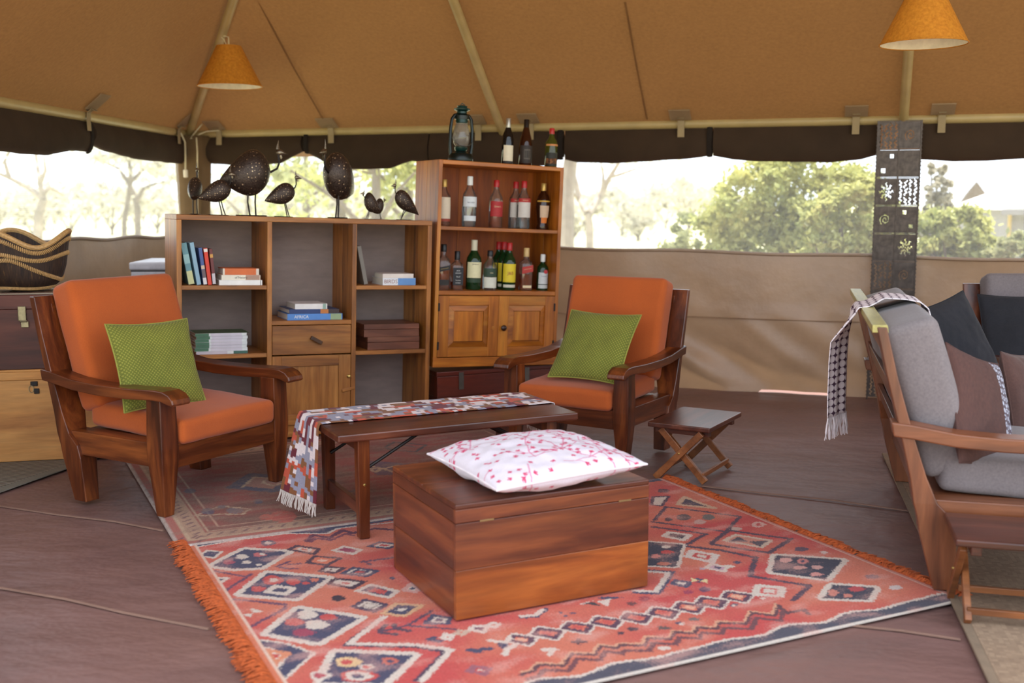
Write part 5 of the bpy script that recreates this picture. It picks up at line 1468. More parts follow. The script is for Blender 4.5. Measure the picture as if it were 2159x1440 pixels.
o = fr.build('fringe', plain('fringe_white', (214, 204, 206), .95), tr_, smooth=True); o['kind'] = 'stuff'
# ================================================================== rugs: woven pattern as dye on a fine mesh
class Zone:
    """reads off the photograph: enlarged view -> pixel"""
    def __init__(s, x, y, k): s.x, s.y, s.k = x, y, k
    def __call__(s, p): return (s.x + p[0] / s.k, s.y + p[1] / s.k)
Z1 = Zone(380, 1080, 4.0); Z2 = Zone(700, 1200, 4.498); Z3 = Zone(1100, 1180, 3.998); Z4 = Zone(1340, 990, 3.271); Z5 = Zone(280, 880, 3.722); Z6 = Zone(600, 880, 4.152)
class Weave:
    def __init__(s, g, W, D, step, base):
        s.g = np.array(g); s.W, s.D = W, D
        s.nu, s.nv = int(W / step), int(D / step)
        u = np.linspace(0, W, s.nu + 1); v = np.linspace(0, D, s.nv + 1)
        s.U, s.V = np.meshgrid(u, v)
        # slightly ragged knots
        s.Uj = s.U + RNG.normal(0, .0022, s.U.shape); s.Vj = s.V + RNG.normal(0, .0022, s.V.shape)
        s.col = np.empty(s.U.shape + (3,)); s.col[:] = lin(base)
    def uv(s, px):
        q = at_z(*px)[:2] - s.g; return (float(q @ E1), float(q @ E2))
    def _win(s, pts, pad):
        a = np.array(pts); i0 = max(0, int((a[:, 0].min() - pad) / s.W * s.nu)); i1 = min(s.nu + 1, int((a[:, 0].max() + pad) / s.W * s.nu) + 2)
        j0 = max(0, int((a[:, 1].min() - pad) / s.D * s.nv)); j1 = min(s.nv + 1, int((a[:, 1].max() + pad) / s.D * s.nv) + 2)
        return slice(j0, j1), slice(i0, i1)
    def poly(s, pts, c, k=1.0, uv=False):
        P = pts if uv else [s.uv(p) for p in pts]
        w = s._win(P, .01); X, Y = s.Uj[w], s.Vj[w]
        if X.size == 0: return
        ins = np.zeros(X.shape, bool); n = len(P)
        for i in range(n):
            (x0, y0), (x1, y1) = P[i], P[(i + 1) % n]
            c_ = ((y0 > Y) != (y1 > Y)) & (X < (x1 - x0) * (Y - y0) / (y1 - y0 + 1e-12) + x0); ins ^= c_
        s.col[w][ins] = s.col[w][ins] * (1 - k) + np.array(lin(c)) * k
    def line(s, pts, c, width, k=1.0, uv=False, close=False):
        P = pts if uv else [s.uv(p) for p in pts]
        if close: P = P + P[:1]
        for (x0, y0), (x1, y1) in zip(P[:-1], P[1:]):
            w = s._win([(x0, y0), (x1, y1)], width + .01); X, Y = s.Uj[w], s.Vj[w]
            if X.size == 0: continue
            d = np.array([x1 - x0, y1 - y0]); L = d @ d + 1e-12
            t = np.clip(((X - x0) * d[0] + (Y - y0) * d[1]) / L, 0, 1)
            mk = ((X - x0 - t * d[0]) ** 2 + (Y - y0 - t * d[1]) ** 2) < width * width
            s.col[w][mk] = s.col[w][mk] * (1 - k) + np.array(lin(c)) * k
    def motif(s, pts, fill, edge, w=.010, inner=None, core=None):
        s.poly(pts, fill); s.line(pts, edge, w, close=True)
        if inner:
            c = np.mean(np.array(pts), 0); q = [tuple(c + (np.array(p) - c) * inner[1]) for p in pts]; s.poly(q, inner[0])
        if core:
            c = np.mean(np.array(pts), 0); q = [tuple(c + (np.array(p) - c) * core[1]) for p in pts]; s.poly(q, core[0])
    def build(s, name, label, z, rim=.006, wave=.003, edge=None):
        nv, nu = s.V.shape
        nz = np.array([[mnoise.noise(Vector((s.U[j, i] * 2.2, s.V[j, i] * 2.2, 3))) for i in range(0, nu, 6)] for j in range(0, nv, 6)])
        jj = np.minimum(np.arange(nv) // 6, nz.shape[0] - 1); ii = np.minimum(np.arange(nu) // 6, nz.shape[1] - 1)
        Zs = z + wave * nz[jj][:, ii]
        off = (edge(s.U, s.V) if edge else (0, 0))
        U_, V_ = s.U + off[0], s.V + off[1]
        X = s.g[0] + U_ * E1[0] + V_ * E2[0] - s.g[0]; Y = U_ * E1[1] + V_ * E2[1]
        m = MB(); m.v = list(map(tuple, np.stack([U_.ravel(), V_.ravel(), Zs.ravel()], 1).tolist()))
        idx = np.arange(nv * nu).reshape(nv, nu)
        m.f = list(map(tuple, np.stack([idx[:-1, :-1].ravel(), idx[:-1, 1:].ravel(), idx[1:, 1:].ravel(), idx[1:, :-1].ravel()], 1).tolist()))
        # bound edge down to the ground
        ring = list(idx[0, :]) + list(idx[1:, -1]) + list(idx[-1, -2::-1]) + list(idx[-2:0:-1, 0])
        o = len(m.v); cols = list(map(tuple, s.col.reshape(-1, 3)))
        for k in ring: p = m.v[k]; m.v.append((p[0], p[1], .0005)); cols.append(tuple(np.array(cols[k]) * .8))
        n = len(ring)
        m.f += [(int(ring[(i + 1) % n]), int(ring[i]), o + i, o + (i + 1) % n) for i in range(n)]
        m.col = np.array(cols)
        t = thing(name, label, 'rug', (s.g[0], s.g[1], 0), (0, 0, GA))
        m.build('pile', vcol('rug_pile', .95, .22, 210, .4), t, smooth=True, sharp=0)
        return t
RED, SAL, NVY, CRM, PUR = (188, 72, 68), (198, 110, 86), (70, 66, 90), (206, 188, 174), (104, 62, 84)
g_big = E1 * .695 + E2 * 2.545
RG = Weave(g_big, 2.29, 1.845, .0052, RED)
# broad drifts of red and salmon, then wear
f1 = np.array([[mnoise.noise(Vector((u * 1.7, v * 3.0, 9))) + .5 * mnoise.noise(Vector((u * 5, v * 7, 2))) for u in np.linspace(0, 2.29, 90)] for v in np.linspace(0, 1.845, 76)])
jj = np.minimum((RG.V / 1.845 * 75).astype(int), 75); ii = np.minimum((RG.U / 2.29 * 89).astype(int), 89)
k = np.clip(.5 + 1.3 * f1[jj, ii], 0, 1)[..., None]
RG.col = RG.col * (1 - k) + np.array(lin(SAL)) * k
def Z(zone, pts): return [zone(p) for p in pts]
# left column of great diamonds
for zone, pts in ((Z1, [(275, 465), (420, 385), (545, 325), (905, 345), (680, 480), (470, 492)]), (Z1, [(515, 708), (740, 525), (1240, 575), (975, 748)]), (Z1, [(745, 1042), (1000, 835), (1510, 910), (1165, 1118)]), (Z2, [(-90, 1100), (40, 812), (765, 838), (480, 1110)])):
    q = Z(zone, pts); RG.line(q, CRM, .026, close=True); RG.poly(q, NVY)
def blob(zone, c, r, col, k=1.0):
    RG.poly([zone((c[0] + r[0] * math.cos(a) * (1 + .15 * math.cos(3 * a)), c[1] + r[1] * math.sin(a))) for a in np.linspace(0, 2 * PI, 10, endpoint=False)], col, k)
for z_, c, r, col in ((Z1, (520, 385), (55, 22), CRM), (Z1, (560, 435), (40, 16), CRM), (Z1, (670, 370), (55, 18), (190, 100, 100)), (Z1, (690, 366), (26, 9), CRM), (Z1, (410, 435), (50, 20), (160, 74, 90)), (Z1, (665, 455), (28, 10), CRM),
    (Z1, (780, 590), (86, 42), RED), (Z1, (785, 590), (36, 18), CRM), (Z1, (655, 665), (62, 26), RED), (Z1, (950, 605), (60, 28), RED), (Z1, (1130, 590), (40, 16), (196, 110, 90)), (Z1, (1060, 617), (30, 14), RED),
    (Z1, (1070, 885), (85, 40), CRM), (Z1, (1245, 905), (70, 28), RED), (Z1, (960, 948), (82, 34), RED), (Z1, (1150, 968), (100, 40), CRM), (Z1, (1035, 1035), (95, 34), (150, 60, 80)),
    (Z2, (150, 905), (130, 52), (214, 176, 130)), (Z2, (140, 905), (62, 26), RED), (Z2, (545, 893), (80, 34), (190, 96, 80)), (Z2, (550, 893), (34, 14), NVY), (Z2, (325, 950), (76, 30), CRM), (Z2, (325, 950), (38, 15), RED), (Z2, (250, 1040), (185, 60), RED), (Z2, (245, 1040), (140, 46), CRM), (Z2, (245, 1042), (62, 22), NVY), (Z1, (1180, 1400), (95, 38), CRM), (Z1, (1170, 1400), (58, 22), (170, 70, 80)),
    (Z1, (740, 270), (70, 24), NVY), (Z1, (738, 270), (32, 13), CRM), (Z1, (1330, 745), (60, 26), (60, 40, 50)), (Z1, (1790, 575), (28, 12), NVY)): blob(z_, c, r, col)
RG.motif(Z(Z1, [(735, 690), (800, 640), (955, 660), (890, 712)]), NVY, CRM, .012)
# left edge
RG.motif(Z(Z1, [(155, 382), (230, 335), (352, 345), (285, 397)]), NVY, CRM, .007); RG.motif(Z(Z1, [(275, 573), (408, 573), (315, 628)]), NVY, CRM, .008)
for pts, w in (([(355, 700), (470, 620), (600, 540)], .008), ([(380, 745), (640, 770), (890, 800), (880, 835), (570, 1000)], .008), ([(200, 495), (380, 530), (560, 560)], .007)): RG.line(Z(Z1, pts), PUR, w)
RG.poly(Z(Z1, [(520, 880), (610, 870), (600, 905)]), CRM); RG.poly(Z(Z1, [(600, 830), (710, 855), (615, 868)]), CRM)
q = Z(Z1, [(588, 1092), (870, 1130), (1110, 1212), (850, 1440), (770, 1440), (925, 1215), (660, 1135)]); RG.line(q, CRM, .012, close=True); RG.poly(q, NVY)
RG.motif(Z(Z1, [(720, 1180), (910, 1215), (780, 1300)]), CRM, (206, 130, 96), .012, (RED, .35))
# small nested diamonds of the middle
for zone, pts, fill, edge, inner, core in (
    (Z1, [(920, 325), (985, 295), (1170, 322), (1130, 368)], (206, 140, 118), (80, 52, 66), (CRM, .55), ((200, 110, 96), .3)),
    (Z1, [(1070, 440), (1135, 385), (1350, 405), (1240, 462)], (210, 116, 88), (80, 52, 66), ((220, 176, 156), .35), None),
    (Z1, [(1180, 515), (1230, 475), (1380, 490), (1310, 530)], CRM, (80, 52, 66), None, ((80, 40, 56), .2)),
    (Z1, [(1370, 535), (1460, 487), (1665, 515), (1570, 560)], CRM, NVY, (NVY, .62), (RED, .3)),
    (Z1, [(1255, 622), (1310, 580), (1555, 605), (1450, 660)], CRM, (70, 44, 60), None, (RED, .28)),
    (Z1, [(1490, 682), (1610, 630), (1830, 680), (1760, 737)], NVY, CRM, (RED, .5), None),
    (Z1, [(1460, 815), (1560, 755), (1740, 795), (1640, 852)], CRM, (70, 54, 76), ((150, 130, 120), .55), (CRM, .42)),
    (Z1, [(1300, 337), (1380, 303), (1520, 335), (1460, 372)], (150, 60, 84), CRM, None, None),
    (Z1, [(1590, 305), (1680, 270), (1860, 290), (1750, 325)], (200, 120, 110), NVY, (CRM, .7), (RED, .4)),
    (Z2, [(480, 437), (610, 345), (855, 360), (690, 462)], NVY, (206, 160, 120), None, (CRM, .3)),
    (Z2, [(890, 532), (960, 455), (1115, 480), (1100, 540)], CRM, NVY, None, (NVY, .35)),
    (Z2, [(1310, 600), (1345, 560), (1475, 565), (1440, 620)], PUR, CRM, None, None),
    (Z2, [(1045, 675), (1075, 640), (1140, 650), (1115, 690)], (200, 100, 90), CRM, None, None),
    (Z2, [(1170, 635), (1205, 605), (1280, 615), (1240, 645)], (206, 110, 90), (190, 160, 140), None, None),
    (Z2, [(1480, 555), (1525, 530), (1580, 545), (1545, 575)], (206, 110, 90), CRM, None, None),
    (Z2, [(1300, 985), (1350, 945), (1500, 965), (1440, 1020)], CRM, (150, 90, 100), (RED, .5), (CRM, .3)),
    (Z2, [(680, 215), (750, 155), (840, 200), (790, 235)], CRM, (200, 150, 140), (NVY, .4), None)):
    RG.motif(Z(zone, pts), fill, edge, .0095, inner, core)
for zone, pts, c, w in ((Z1, [(820, 470), (900, 490), (980, 490)], PUR, .008), (Z1, [(830, 465), (920, 430)], PUR, .008), (Z1, [(910, 455), (1020, 445)], PUR, .007), (Z1, [(1520, 440), (1640, 425), (1860, 395)], PUR, .008), (Z1, [(1540, 430), (1600, 460)], PUR, .008),
    (Z2, [(500, 550), (450, 620), (620, 640)], (80, 56, 70), .009), (Z2, [(590, 545), (600, 582), (735, 605)], (80, 56, 70), .009), (Z2, [(450, 615), (720, 550), (950, 410)], (90, 60, 78), .007), (Z2, [(700, 553), (1165, 592)], (90, 60, 78), .007),
    (Z2, [(925, 690), (1020, 705)], NVY, .012), (Z2, [(930, 690), (960, 670)], NVY, .01), (Z2, [(1310, 790), (1390, 805)], NVY, .013), (Z2, [(1430, 780), (1500, 778)], NVY, .012)):
    RG.line(Z(zone, pts), c, w)
RG.line(Z(Z2, [(455, 492), (135, 738), (800, 757), (1085, 802), (810, 1080)]), (76, 56, 76), .011); RG.line(Z(Z2, [(490, 470), (165, 728), (790, 738), (1130, 785), (850, 1085)]), CRM, .011)
# chain of lozenges along the front
for zone, (cx, cy) in [(Z2, (1800, 690)), (Z2, (2040, 622))] + [(Z3, c) for c in ((215, 640), (470, 590), (712, 545), (965, 508), (1195, 465), (1410, 418), (1600, 375), (1812, 325))]:
    q = Z(zone, [(cx - 118, cy + 12), (cx - 76, cy - 42), (cx + 118, cy - 16), (cx + 70, cy + 48)]); RG.line(q, CRM, .016, close=True); 
for zone, (cx, cy) in [(Z2, (1800, 690)), (Z2, (2040, 622))] + [(Z3, c) for c in ((215, 640), (470, 590), (712, 545), (965, 508), (1195, 465), (1410, 418), (1600, 375), (1812, 325))]:
    q = Z(zone, [(cx - 110, cy + 8), (cx - 72, cy - 36), (cx + 110, cy - 12), (cx + 66, cy + 42)]); RG.poly(q, (208, 110, 88)); RG.line(q, (88, 56, 74), .009, close=True)
    q2 = Z(zone, [(cx - 55, cy + 4), (cx - 36, cy - 18), (cx + 55, cy - 6), (cx + 33, cy + 21)]); RG.poly(q2, RED if cx % 3 else (220, 170, 140), .8)
RG.line(Z(Z2, [(1510, 700), (1640, 720), (1690, 680)]), CRM, .011); RG.poly(Z(Z2, [(1560, 715), (1680, 735), (1640, 800), (1600, 770)]), NVY); RG.line(Z(Z2, [(1640, 830), (1660, 780), (1730, 750)]), CRM, .011)
zz = [(0, 985), (90, 962), (140, 905), (350, 915), (420, 815), (610, 825), (660, 750), (800, 770), (830, 740), (1030, 745), (1060, 680), (1250, 690), (1280, 630), (1450, 640), (1470, 590), (1640, 600), (1655, 550), (1890, 560), (1930, 465), (2130, 490), (2155, 400), (2230, 470), (2380, 440), (2420, 480)]
RG.line(Z(Z3, zz), (96, 60, 66), .009); RG.line(Z(Z3, [(x + 48, y + 44) for x, y in zz[:-3]]), (110, 66, 70), .009)
RG.line(Z(Z3, [(x - 14, y - 16) for x, y in zz[:-3]]), (206, 150, 120), .005)
for c, r, col in (((330, 465), (20, 9), NVY), ((430, 470), (26, 10), NVY), ((370, 495), (22, 9), NVY), ((480, 715), (75, 14), (90, 60, 66)), ((480, 715), (20, 32), (90, 60, 66)), ((935, 605), (48, 16), (80, 56, 64)), ((835, 640), (30, 14), (70, 50, 62)), ((1200, 595), (60, 14), (100, 80, 76)), ((1450, 520), (50, 14), (110, 96, 92)), ((1320, 552), (30, 10), NVY), ((1350, 560), (24, 9), CRM), ((230, 780), (80, 16), CRM), ((240, 800), (30, 36), CRM), ((1200, 765), (60, 18), CRM), ((920, 390), (40, 18), (110, 60, 60)), ((1035, 345), (42, 18), (150, 60, 66)), ((1400, 290), (45, 18), (150, 56, 76)), ((1790, 400), (34, 16), NVY), ((1785, 402), (22, 10), CRM), ((2035, 340), (26, 10), CRM), ((1540, 265), (50, 22), PUR), ((740, 340), (100, 12), NVY)): blob(Z3, c, r, col)
RG.motif(Z(Z3, [(1270, 220), (1300, 190), (1415, 205), (1385, 245)]), CRM, NVY, .010)
RG.poly(Z(Z3, [(1425, 165), (1490, 190), (1430, 205)]), (214, 190, 140)); RG.poly(Z(Z3, [(1490, 190), (1565, 178), (1560, 215)]), (214, 190, 140)); RG.poly(Z(Z3, [(1450, 165), (1535, 180), (1460, 205), (1530, 210)]), NVY)
RG.poly(Z(Z3, [(500, 390), (600, 378), (690, 410)]), (60, 56, 60)); RG.poly(Z(Z3, [(480, 390), (620, 360), (500, 400)]), CRM); RG.poly(Z(Z3, [(630, 370), (755, 345), (720, 415)]), CRM)
RG.line(Z(Z3, [(0, 505), (125, 495), (205, 435)]), NVY, .010); RG.line(Z(Z3, [(0, 493), (115, 485), (180, 440)]), CRM, .010)
# right half beyond the chest
for pts in ([(940, 722), (968, 605), (1430, 638), (1312, 772)], [(1290, 902), (1360, 810), (1650, 828), (1600, 912)]):
    q = Z(Z4, pts); RG.line(q, CRM, .022, close=True); RG.poly(q, (62, 58, 72))
for c, r, col in (((1035, 640), (44, 18), (206, 150, 140)), ((1150, 648), (38, 20), (196, 120, 112)), ((1150, 648), (18, 9), NVY), ((1130, 692), (48, 14), (196, 140, 130)), ((1250, 690), (38, 14), (200, 150, 140)), ((1245, 738), (44, 13), (206, 140, 130)), ((1360, 865), (40, 24), (196, 120, 104)), ((1462, 884), (32, 14), (196, 120, 104)), ((1522, 838), (56, 18), (176, 70, 72)),
    ((330, 340), (50, 22), (100, 80, 80)), ((500, 338), (46, 20), (110, 100, 96)), ((440, 372), (40, 18), (190, 150, 140)), ((225, 355), (30, 14), (90, 60, 66)), ((685, 420), (48, 14), (190, 160, 146)), ((845, 390), (50, 20), (206, 160, 148)), ((845, 390), (20, 10), RED), ((1300, 585), (28, 10), (206, 180, 170)), ((1790, 826), (48, 16), (200, 180, 174)), ((1140, 562), (52, 16), (96, 70, 84)), ((1630, 752), (50, 14), (110, 80, 92)), ((700, 652), (30, 10), NVY), ((640, 680), (36, 12), CRM), ((880, 902), (22, 8), CRM), ((190, 158), (44, 14), (96, 60, 70)), ((460, 695), (24, 9), (170, 150, 160)), ((60, 905), (40, 18), (150, 60, 66))): blob(Z4, c, r, col)
RG.motif(Z(Z4, [(292, 252), (335, 200), (545, 277)]), (78, 66, 78), (196, 160, 132), .012)
RG.motif(Z(Z4, [(610, 500), (692, 460), (932, 500), (872, 548)]), (196, 130, 110), (200, 176, 156), .010); RG.poly(Z(Z4, [(640, 508), (710, 475), (780, 508)]), (78, 70, 80)); RG.poly(Z(Z4, [(780, 508), (915, 500), (860, 540)]), (78, 70, 80))
for pts, w in (([(130, 360), (210, 268), (470, 300), (720, 335), (622, 440), (120, 372)], .009), ([(360, 527), (485, 455), (120, 408)], .010), ([(520, 522), (640, 430), (1070, 490), (920, 587), (530, 527)], .011), ([(350, 540), (600, 570), (828, 620), (790, 748), (1200, 815), (1090, 915)], .011)): RG.line(Z(Z4, pts), (84, 60, 74), w)
q = Z(Z4, [(60, 510), (325, 528), (280, 682), (40, 672)]); RG.line(q, CRM, .014, close=True); RG.poly(q, (62, 58, 72))
for c, r, col in (((210, 545), (36, 10), CRM), ((215, 580), (46, 14), RED), ((140, 610), (30, 16), (200, 120, 110)), ((190, 660), (50, 12), (190, 110, 90))): blob(Z4, c, r, col)
RG.motif(Z(Z4, [(190, 470), (235, 445), (375, 465), (330, 500)]), (70, 56, 66), CRM, .012)
RG.motif(Z(Z4, [(350, 612), (385, 570), (562, 600), (528, 652)]), CRM, (206, 190, 180), .010, (RED, .62), (CRM, .35))
RG.motif(Z(Z4, [(485, 690), (520, 660), (640, 685), (610, 715)]), (190, 150, 160), CRM, .008, (NVY, .35))
RG.motif(Z(Z4, [(825, 875), (845, 812), (1012, 828), (1000, 885)]), (200, 90, 84), (206, 190, 176), .014, (CRM, .45))
RG.motif(Z(Z4, [(120, 200), (230, 195), (180, 262), (110, 255)]), CRM, (84, 60, 74), .008)
RG.line(Z(Z4, [(40, 705), (255, 718), (155, 868), (0, 862)]), NVY, .011); RG.line(Z(Z4, [(40, 712), (228, 724), (140, 856), (0, 850)]), CRM, .010)
# top dark border and steps
q = Z(Z1, [(100, 312), (480, 244), (900, 190), (1240, 190), (1330, 148), (1480, 128), (1860, 72), (2400, -10), (2400, -60), (1440, 60), (800, 150), (100, 250)]); RG.poly(q, NVY); RG.line(Z(Z1, [(100, 314), (480, 247), (900, 193), (1240, 193), (1330, 150), (1480, 130), (1780, 100), (1860, 76), (2400, -5)]), CRM, .006)
RG.line(Z(Z1, [(1070, 255), (1120, 205), (1260, 230), (1370, 165), (1450, 190), (1640, 150), (1860, 165)]), (96, 44, 66), .012); RG.line(Z(Z1, [(1100, 262), (1140, 232), (1270, 250), (1400, 195), (1460, 210)]), (120, 60, 76), .009)
# front border: dark, with a wavy cream line
bd = .052 + .018 * np.abs(((RG.Uj * 4.4) % 1) - .5) * 2 + .010 * np.sin(RG.Uj * 21)
mk = (RG.Vj < bd) & (RG.Vj >= .0); RG.col[(RG.Vj < bd + .014) & (RG.Vj >= bd)] = lin(CRM); RG.col[mk] = lin((78, 74, 86))
bb = (RG.V > 1.845 - .05); RG.col[bb & (RG.Vj > 1.80)] = lin((78, 74, 90))
RG.col[RG.V < .007] = lin((198, 184, 172))
for s_, e_ in ((RG.U < .022, (206, 116, 84)), ((RG.U >= .022) & (RG.U < .032), (214, 180, 160)), (RG.U > 2.29 - .018, (190, 120, 104)), ((RG.U <= 2.29 - .018) & (RG.U > 2.29 - .026), (206, 176, 160))): RG.col[s_] = lin(e_)
# wear
wear = np.array([[mnoise.noise(Vector((u * 9, v * 16, 4))) for u in np.linspace(0, 2.29, 160)] for v in np.linspace(0, 1.845, 130)])
jj = np.minimum((RG.V / 1.845 * 129).astype(int), 129); ii = np.minimum((RG.U / 2.29 * 159).astype(int), 159)
k = np.clip((wear[jj, ii] - .05) * .9 + RNG.normal(0, .10, RG.U.shape), 0, .5)[..., None]
RG.col = RG.col * (1 - k) + np.array(lin((214, 160, 146))) * k
rug = RG.build('patterned_rug', 'large red tribal rug with navy diamonds and orange fringes under the wooden chest', .0075)
M_OFR = plain('orange_fringe', (172, 80, 36), .95, 0, .35, 60)
for side in (0, 1):
    fr = MB(); rs = random.Random(21 + side)
    for k in range(760):
        v = rs.random() * 1.825 + .01
        if mnoise.noise(Vector((v * 5, side * 9, 1))) < -.52: continue
        if side == 0: p = Vector((.004, v, .009)); dx = -1
        else: p = Vector((2.286, v, .009)); dx = 1
        ln_ = rs.uniform(.055, .085) * (1 + .3 * mnoise.noise(Vector((v * 8, 3, side))))
        if side: ln_ *= .8
        a = rs.uniform(-.55, .55) + .5 * mnoise.noise(Vector((v * 7, side, 8))); pts = [p]
        for q in range(3):
            a += rs.uniform(-.3, .3)
            p = p + Vector((dx * math.cos(a) * ln_ / 3, math.sin(a) * ln_ / 3, (.008, -.004, -.008)[q] * rs.uniform(.3, 1.4))); p.z = max(.003, p.z); pts.append(p)
        fr.tube(pts, [.0034, .0032, .003, .0016], 4)
    o = fr.build('fringe', M_OFR, rug, smooth=True); o['kind'] = 'stuff'

# faded rug behind
FW, FDp = 2.20, 1.66
FG = Weave(E1 * .655 + E2 * 4.315, FW, FDp, .0085, (116, 82, 70))
f2 = np.array([[mnoise.noise(Vector((u * 2.2, v * 3.2, 5))) + .6 * mnoise.noise(Vector((u * 7, v * 10, 2))) for u in np.linspace(0, FW, 90)] for v in np.linspace(0, FDp, 76)])
jj = np.minimum((FG.V / FDp * 75).astype(int), 75); ii = np.minimum((FG.U / FW * 89).astype(int), 89)
k = np.clip(.45 + 1.2 * f2[jj, ii], 0, 1)[..., None]
FG.col = FG.col * (1 - k) + np.array(lin((152, 76, 66))) * k
BEI = (186, 156, 128)
U_, V_ = FG.U, FG.V
def band(lo, hi, c, kk=1.0, sides='lfbr'):
    e = np.minimum.reduce([U_ if 'l' in sides else U_ * 0 + 9, V_ if 'f' in sides else U_ * 0 + 9, FW - U_ if 'r' in sides else U_ * 0 + 9, FDp - V_ if 'b' in sides else U_ * 0 + 9])
    mk = (e >= lo) & (e < hi); FG.col[mk] = FG.col[mk] * (1 - kk) + np.array(lin(c)) * kk
band(0, .014, (180, 160, 150)); band(.014, .05, (170, 96, 84)); band(.05, .062, BEI); band(.062, .13, (184, 150, 122), .8); band(.13, .14, (150, 80, 70)); band(.14, .15, BEI)
band(.19, .198, (190, 150, 126))
# little border figures
for q in np.arange(.03, FW, .052):
    for pos in ((q, .095), (q, FDp - .095)): FG.line([(pos[0] - .012, pos[1] - .012), (pos[0] + .012, pos[1] + .014)], (110, 74, 80), .006, .8, uv=True)
for q in np.arange(.03, FDp, .052):
    for pos in ((.095, q), (FW - .095, q)): FG.line([(pos[0] - .012, pos[1] - .012), (pos[0] + .012, pos[1] + .012)], (110, 74, 80), .006, .8, uv=True)
# hexagonal medallions
BLU = (82, 84, 104)
q = Z(Z5, [(725, 575), (920, 455), (1300, 490), (1250, 560), (1110, 610)]); FG.poly(q, BLU, .9); FG.poly(Z(Z5, [(870, 560), (960, 490), (1190, 510), (1100, 580)]), (160, 112, 96)); FG.line(Z(Z5, [(860, 565), (955, 487), (1060, 495), (1020, 530), (1100, 555), (1230, 520)]), BEI, .008)
q = Z(Z5, [(500, 790), (690, 715), (920, 740), (850, 785), (700, 780), (560, 795)]); FG.line(q, BEI, .007, close=True)
for c, r, col in (((590, 760), (60, 25), BLU), ((700, 725), (36, 14), BLU), ((800, 755), (70, 25), (120, 110, 116)), ((985, 680), (40, 20), BLU), ((450, 600), (50, 20), BLU), ((1230, 720), (90, 34), (150, 112, 100)), ((1180, 800), (110, 50), (186, 84, 70)), ((1050, 805), (60, 26), (190, 94, 76))):
    FG.poly([Z5((c[0] + r[0] * math.cos(a), c[1] + r[1] * math.sin(a))) for a in np.linspace(0, 2 * PI, 8, endpoint=False)], col, .75)
q = Z(Z6, [(690, 440), (760, 400), (1140, 430), (1000, 520), (820, 530)]); FG.poly(q, BLU, .7); FG.line(Z(Z6, [(720, 440), (860, 470), (800, 500), (720, 470), (860, 470), (1000, 440), (960, 500), (860, 470)]), BEI, .010)
q = Z(Z6, [(880, 280), (960, 235), (1240, 260), (1150, 320), (950, 310)]); FG.line(q, (80, 70, 72), .009, close=True); FG.line(Z(Z6, [(960, 290), (1050, 260), (1140, 280)]), (90, 80, 84), .008)
q = Z(Z6, [(480, 690), (620, 660), (740, 690), (620, 730)]); FG.line(q, (90, 76, 80), .008, close=True)
for x_, y_ in ((60, 240), (60, 580), (1050, 170), (1280, 130)): FG.line(Z(Z6, [(x_, y_), (x_ + 90, y_ - 10), (x_ + 60, y_ + 20), (x_, y_)]), (84, 74, 82), .009)
FG.poly([(.0, .02), (.03, 0), (.055, .0), (.0, .05)], (210, 196, 190), uv=True)
wear = np.array([[mnoise.noise(Vector((u * 7, v * 22, 14))) for u in np.linspace(0, FW, 160)] for v in np.linspace(0, FDp, 150)])
jj = np.minimum((FG.V / FDp * 149).astype(int), 149); ii = np.minimum((FG.U / FW * 159).astype(int), 159)
k = np.clip(.16 + wear[jj, ii] * .8 + RNG.normal(0, .16, FG.U.shape), 0, .6)[..., None]
FG.col = FG.col * (1 - k) + np.array(lin((146, 116, 100))) * k
FG.build('faded_rug', 'worn faded red and beige rug under the coffee table', .0125, wave=.002)

# jute rug under the sofa, mat under the trunks
def jute(c1, c2, sc):
    m, nt, bs = _new('jute_%d' % c1[0]); v = _map(nt, 'Object', (sc, sc, sc))
    ck = nt.nodes.new('ShaderNodeTexVoronoi'); ck.distance = 'CHEBYCHEV'; ck.inputs['Randomness'].default_value = .15; ck.inputs['Scale'].default_value = 1; nt.links.new(v, ck.inputs['Vector'])
    r = _ramp(nt, [(.15, L4(c1)), (.55, L4(c2))]); nt.links.new(ck.outputs['Distance'], r.inputs[0]); n = _noise(nt, _map(nt, 'Object'), 3, 4); r2 = _ramp(nt, [(.3, (.85, .85, .85, 1)), (.7, (1.1, 1.1, 1.1, 1))]); nt.links.new(n.outputs[0], r2.inputs[0])
    nt.links.new(_mix(nt, r.outputs[0], r2.outputs[0], .8, 'MULTIPLY'), bs.inputs['Base Color']); bs.inputs['Roughness'].default_value = .95; _bump(nt, bs, ck.outputs['Distance'], .5, .01)
    return m
ja, jb = at_z(1995, 1252)[:2], at_z(2082, 1440)[:2]
jd = (ja - jb) / np.linalg.norm(ja - jb); jn = np.array([jd[1], -jd[0]])
jr = thing('jute_rug', 'beige woven jute rug under the sofa', 'rug', (*jb, 0), (0, 0, math.atan2(jd[1], jd[0])))
MB().box(-1.4, 2.9, -2.2, -.03, .0015, .010).build('weave', jute((186, 158, 128), (128, 104, 84), 62), jr, .002)
MB().box(-1.4, 2.9, -.03, .0, .001, .011).build('binding', plain('jute_binding', (128, 108, 88), .9), jr, .002)
ma = at_z(0, 1040)[:2]; mb_ = at_z(140, 990)[:2]
mt = thing('floor_mat', 'grey-green ribbed mat under the stacked trunks', 'mat', (*ma, 0), (0, 0, math.atan2((mb_ - ma)[1], (mb_ - ma)[0])))
ML = float(np.linalg.norm(mb_ - ma)) + .62
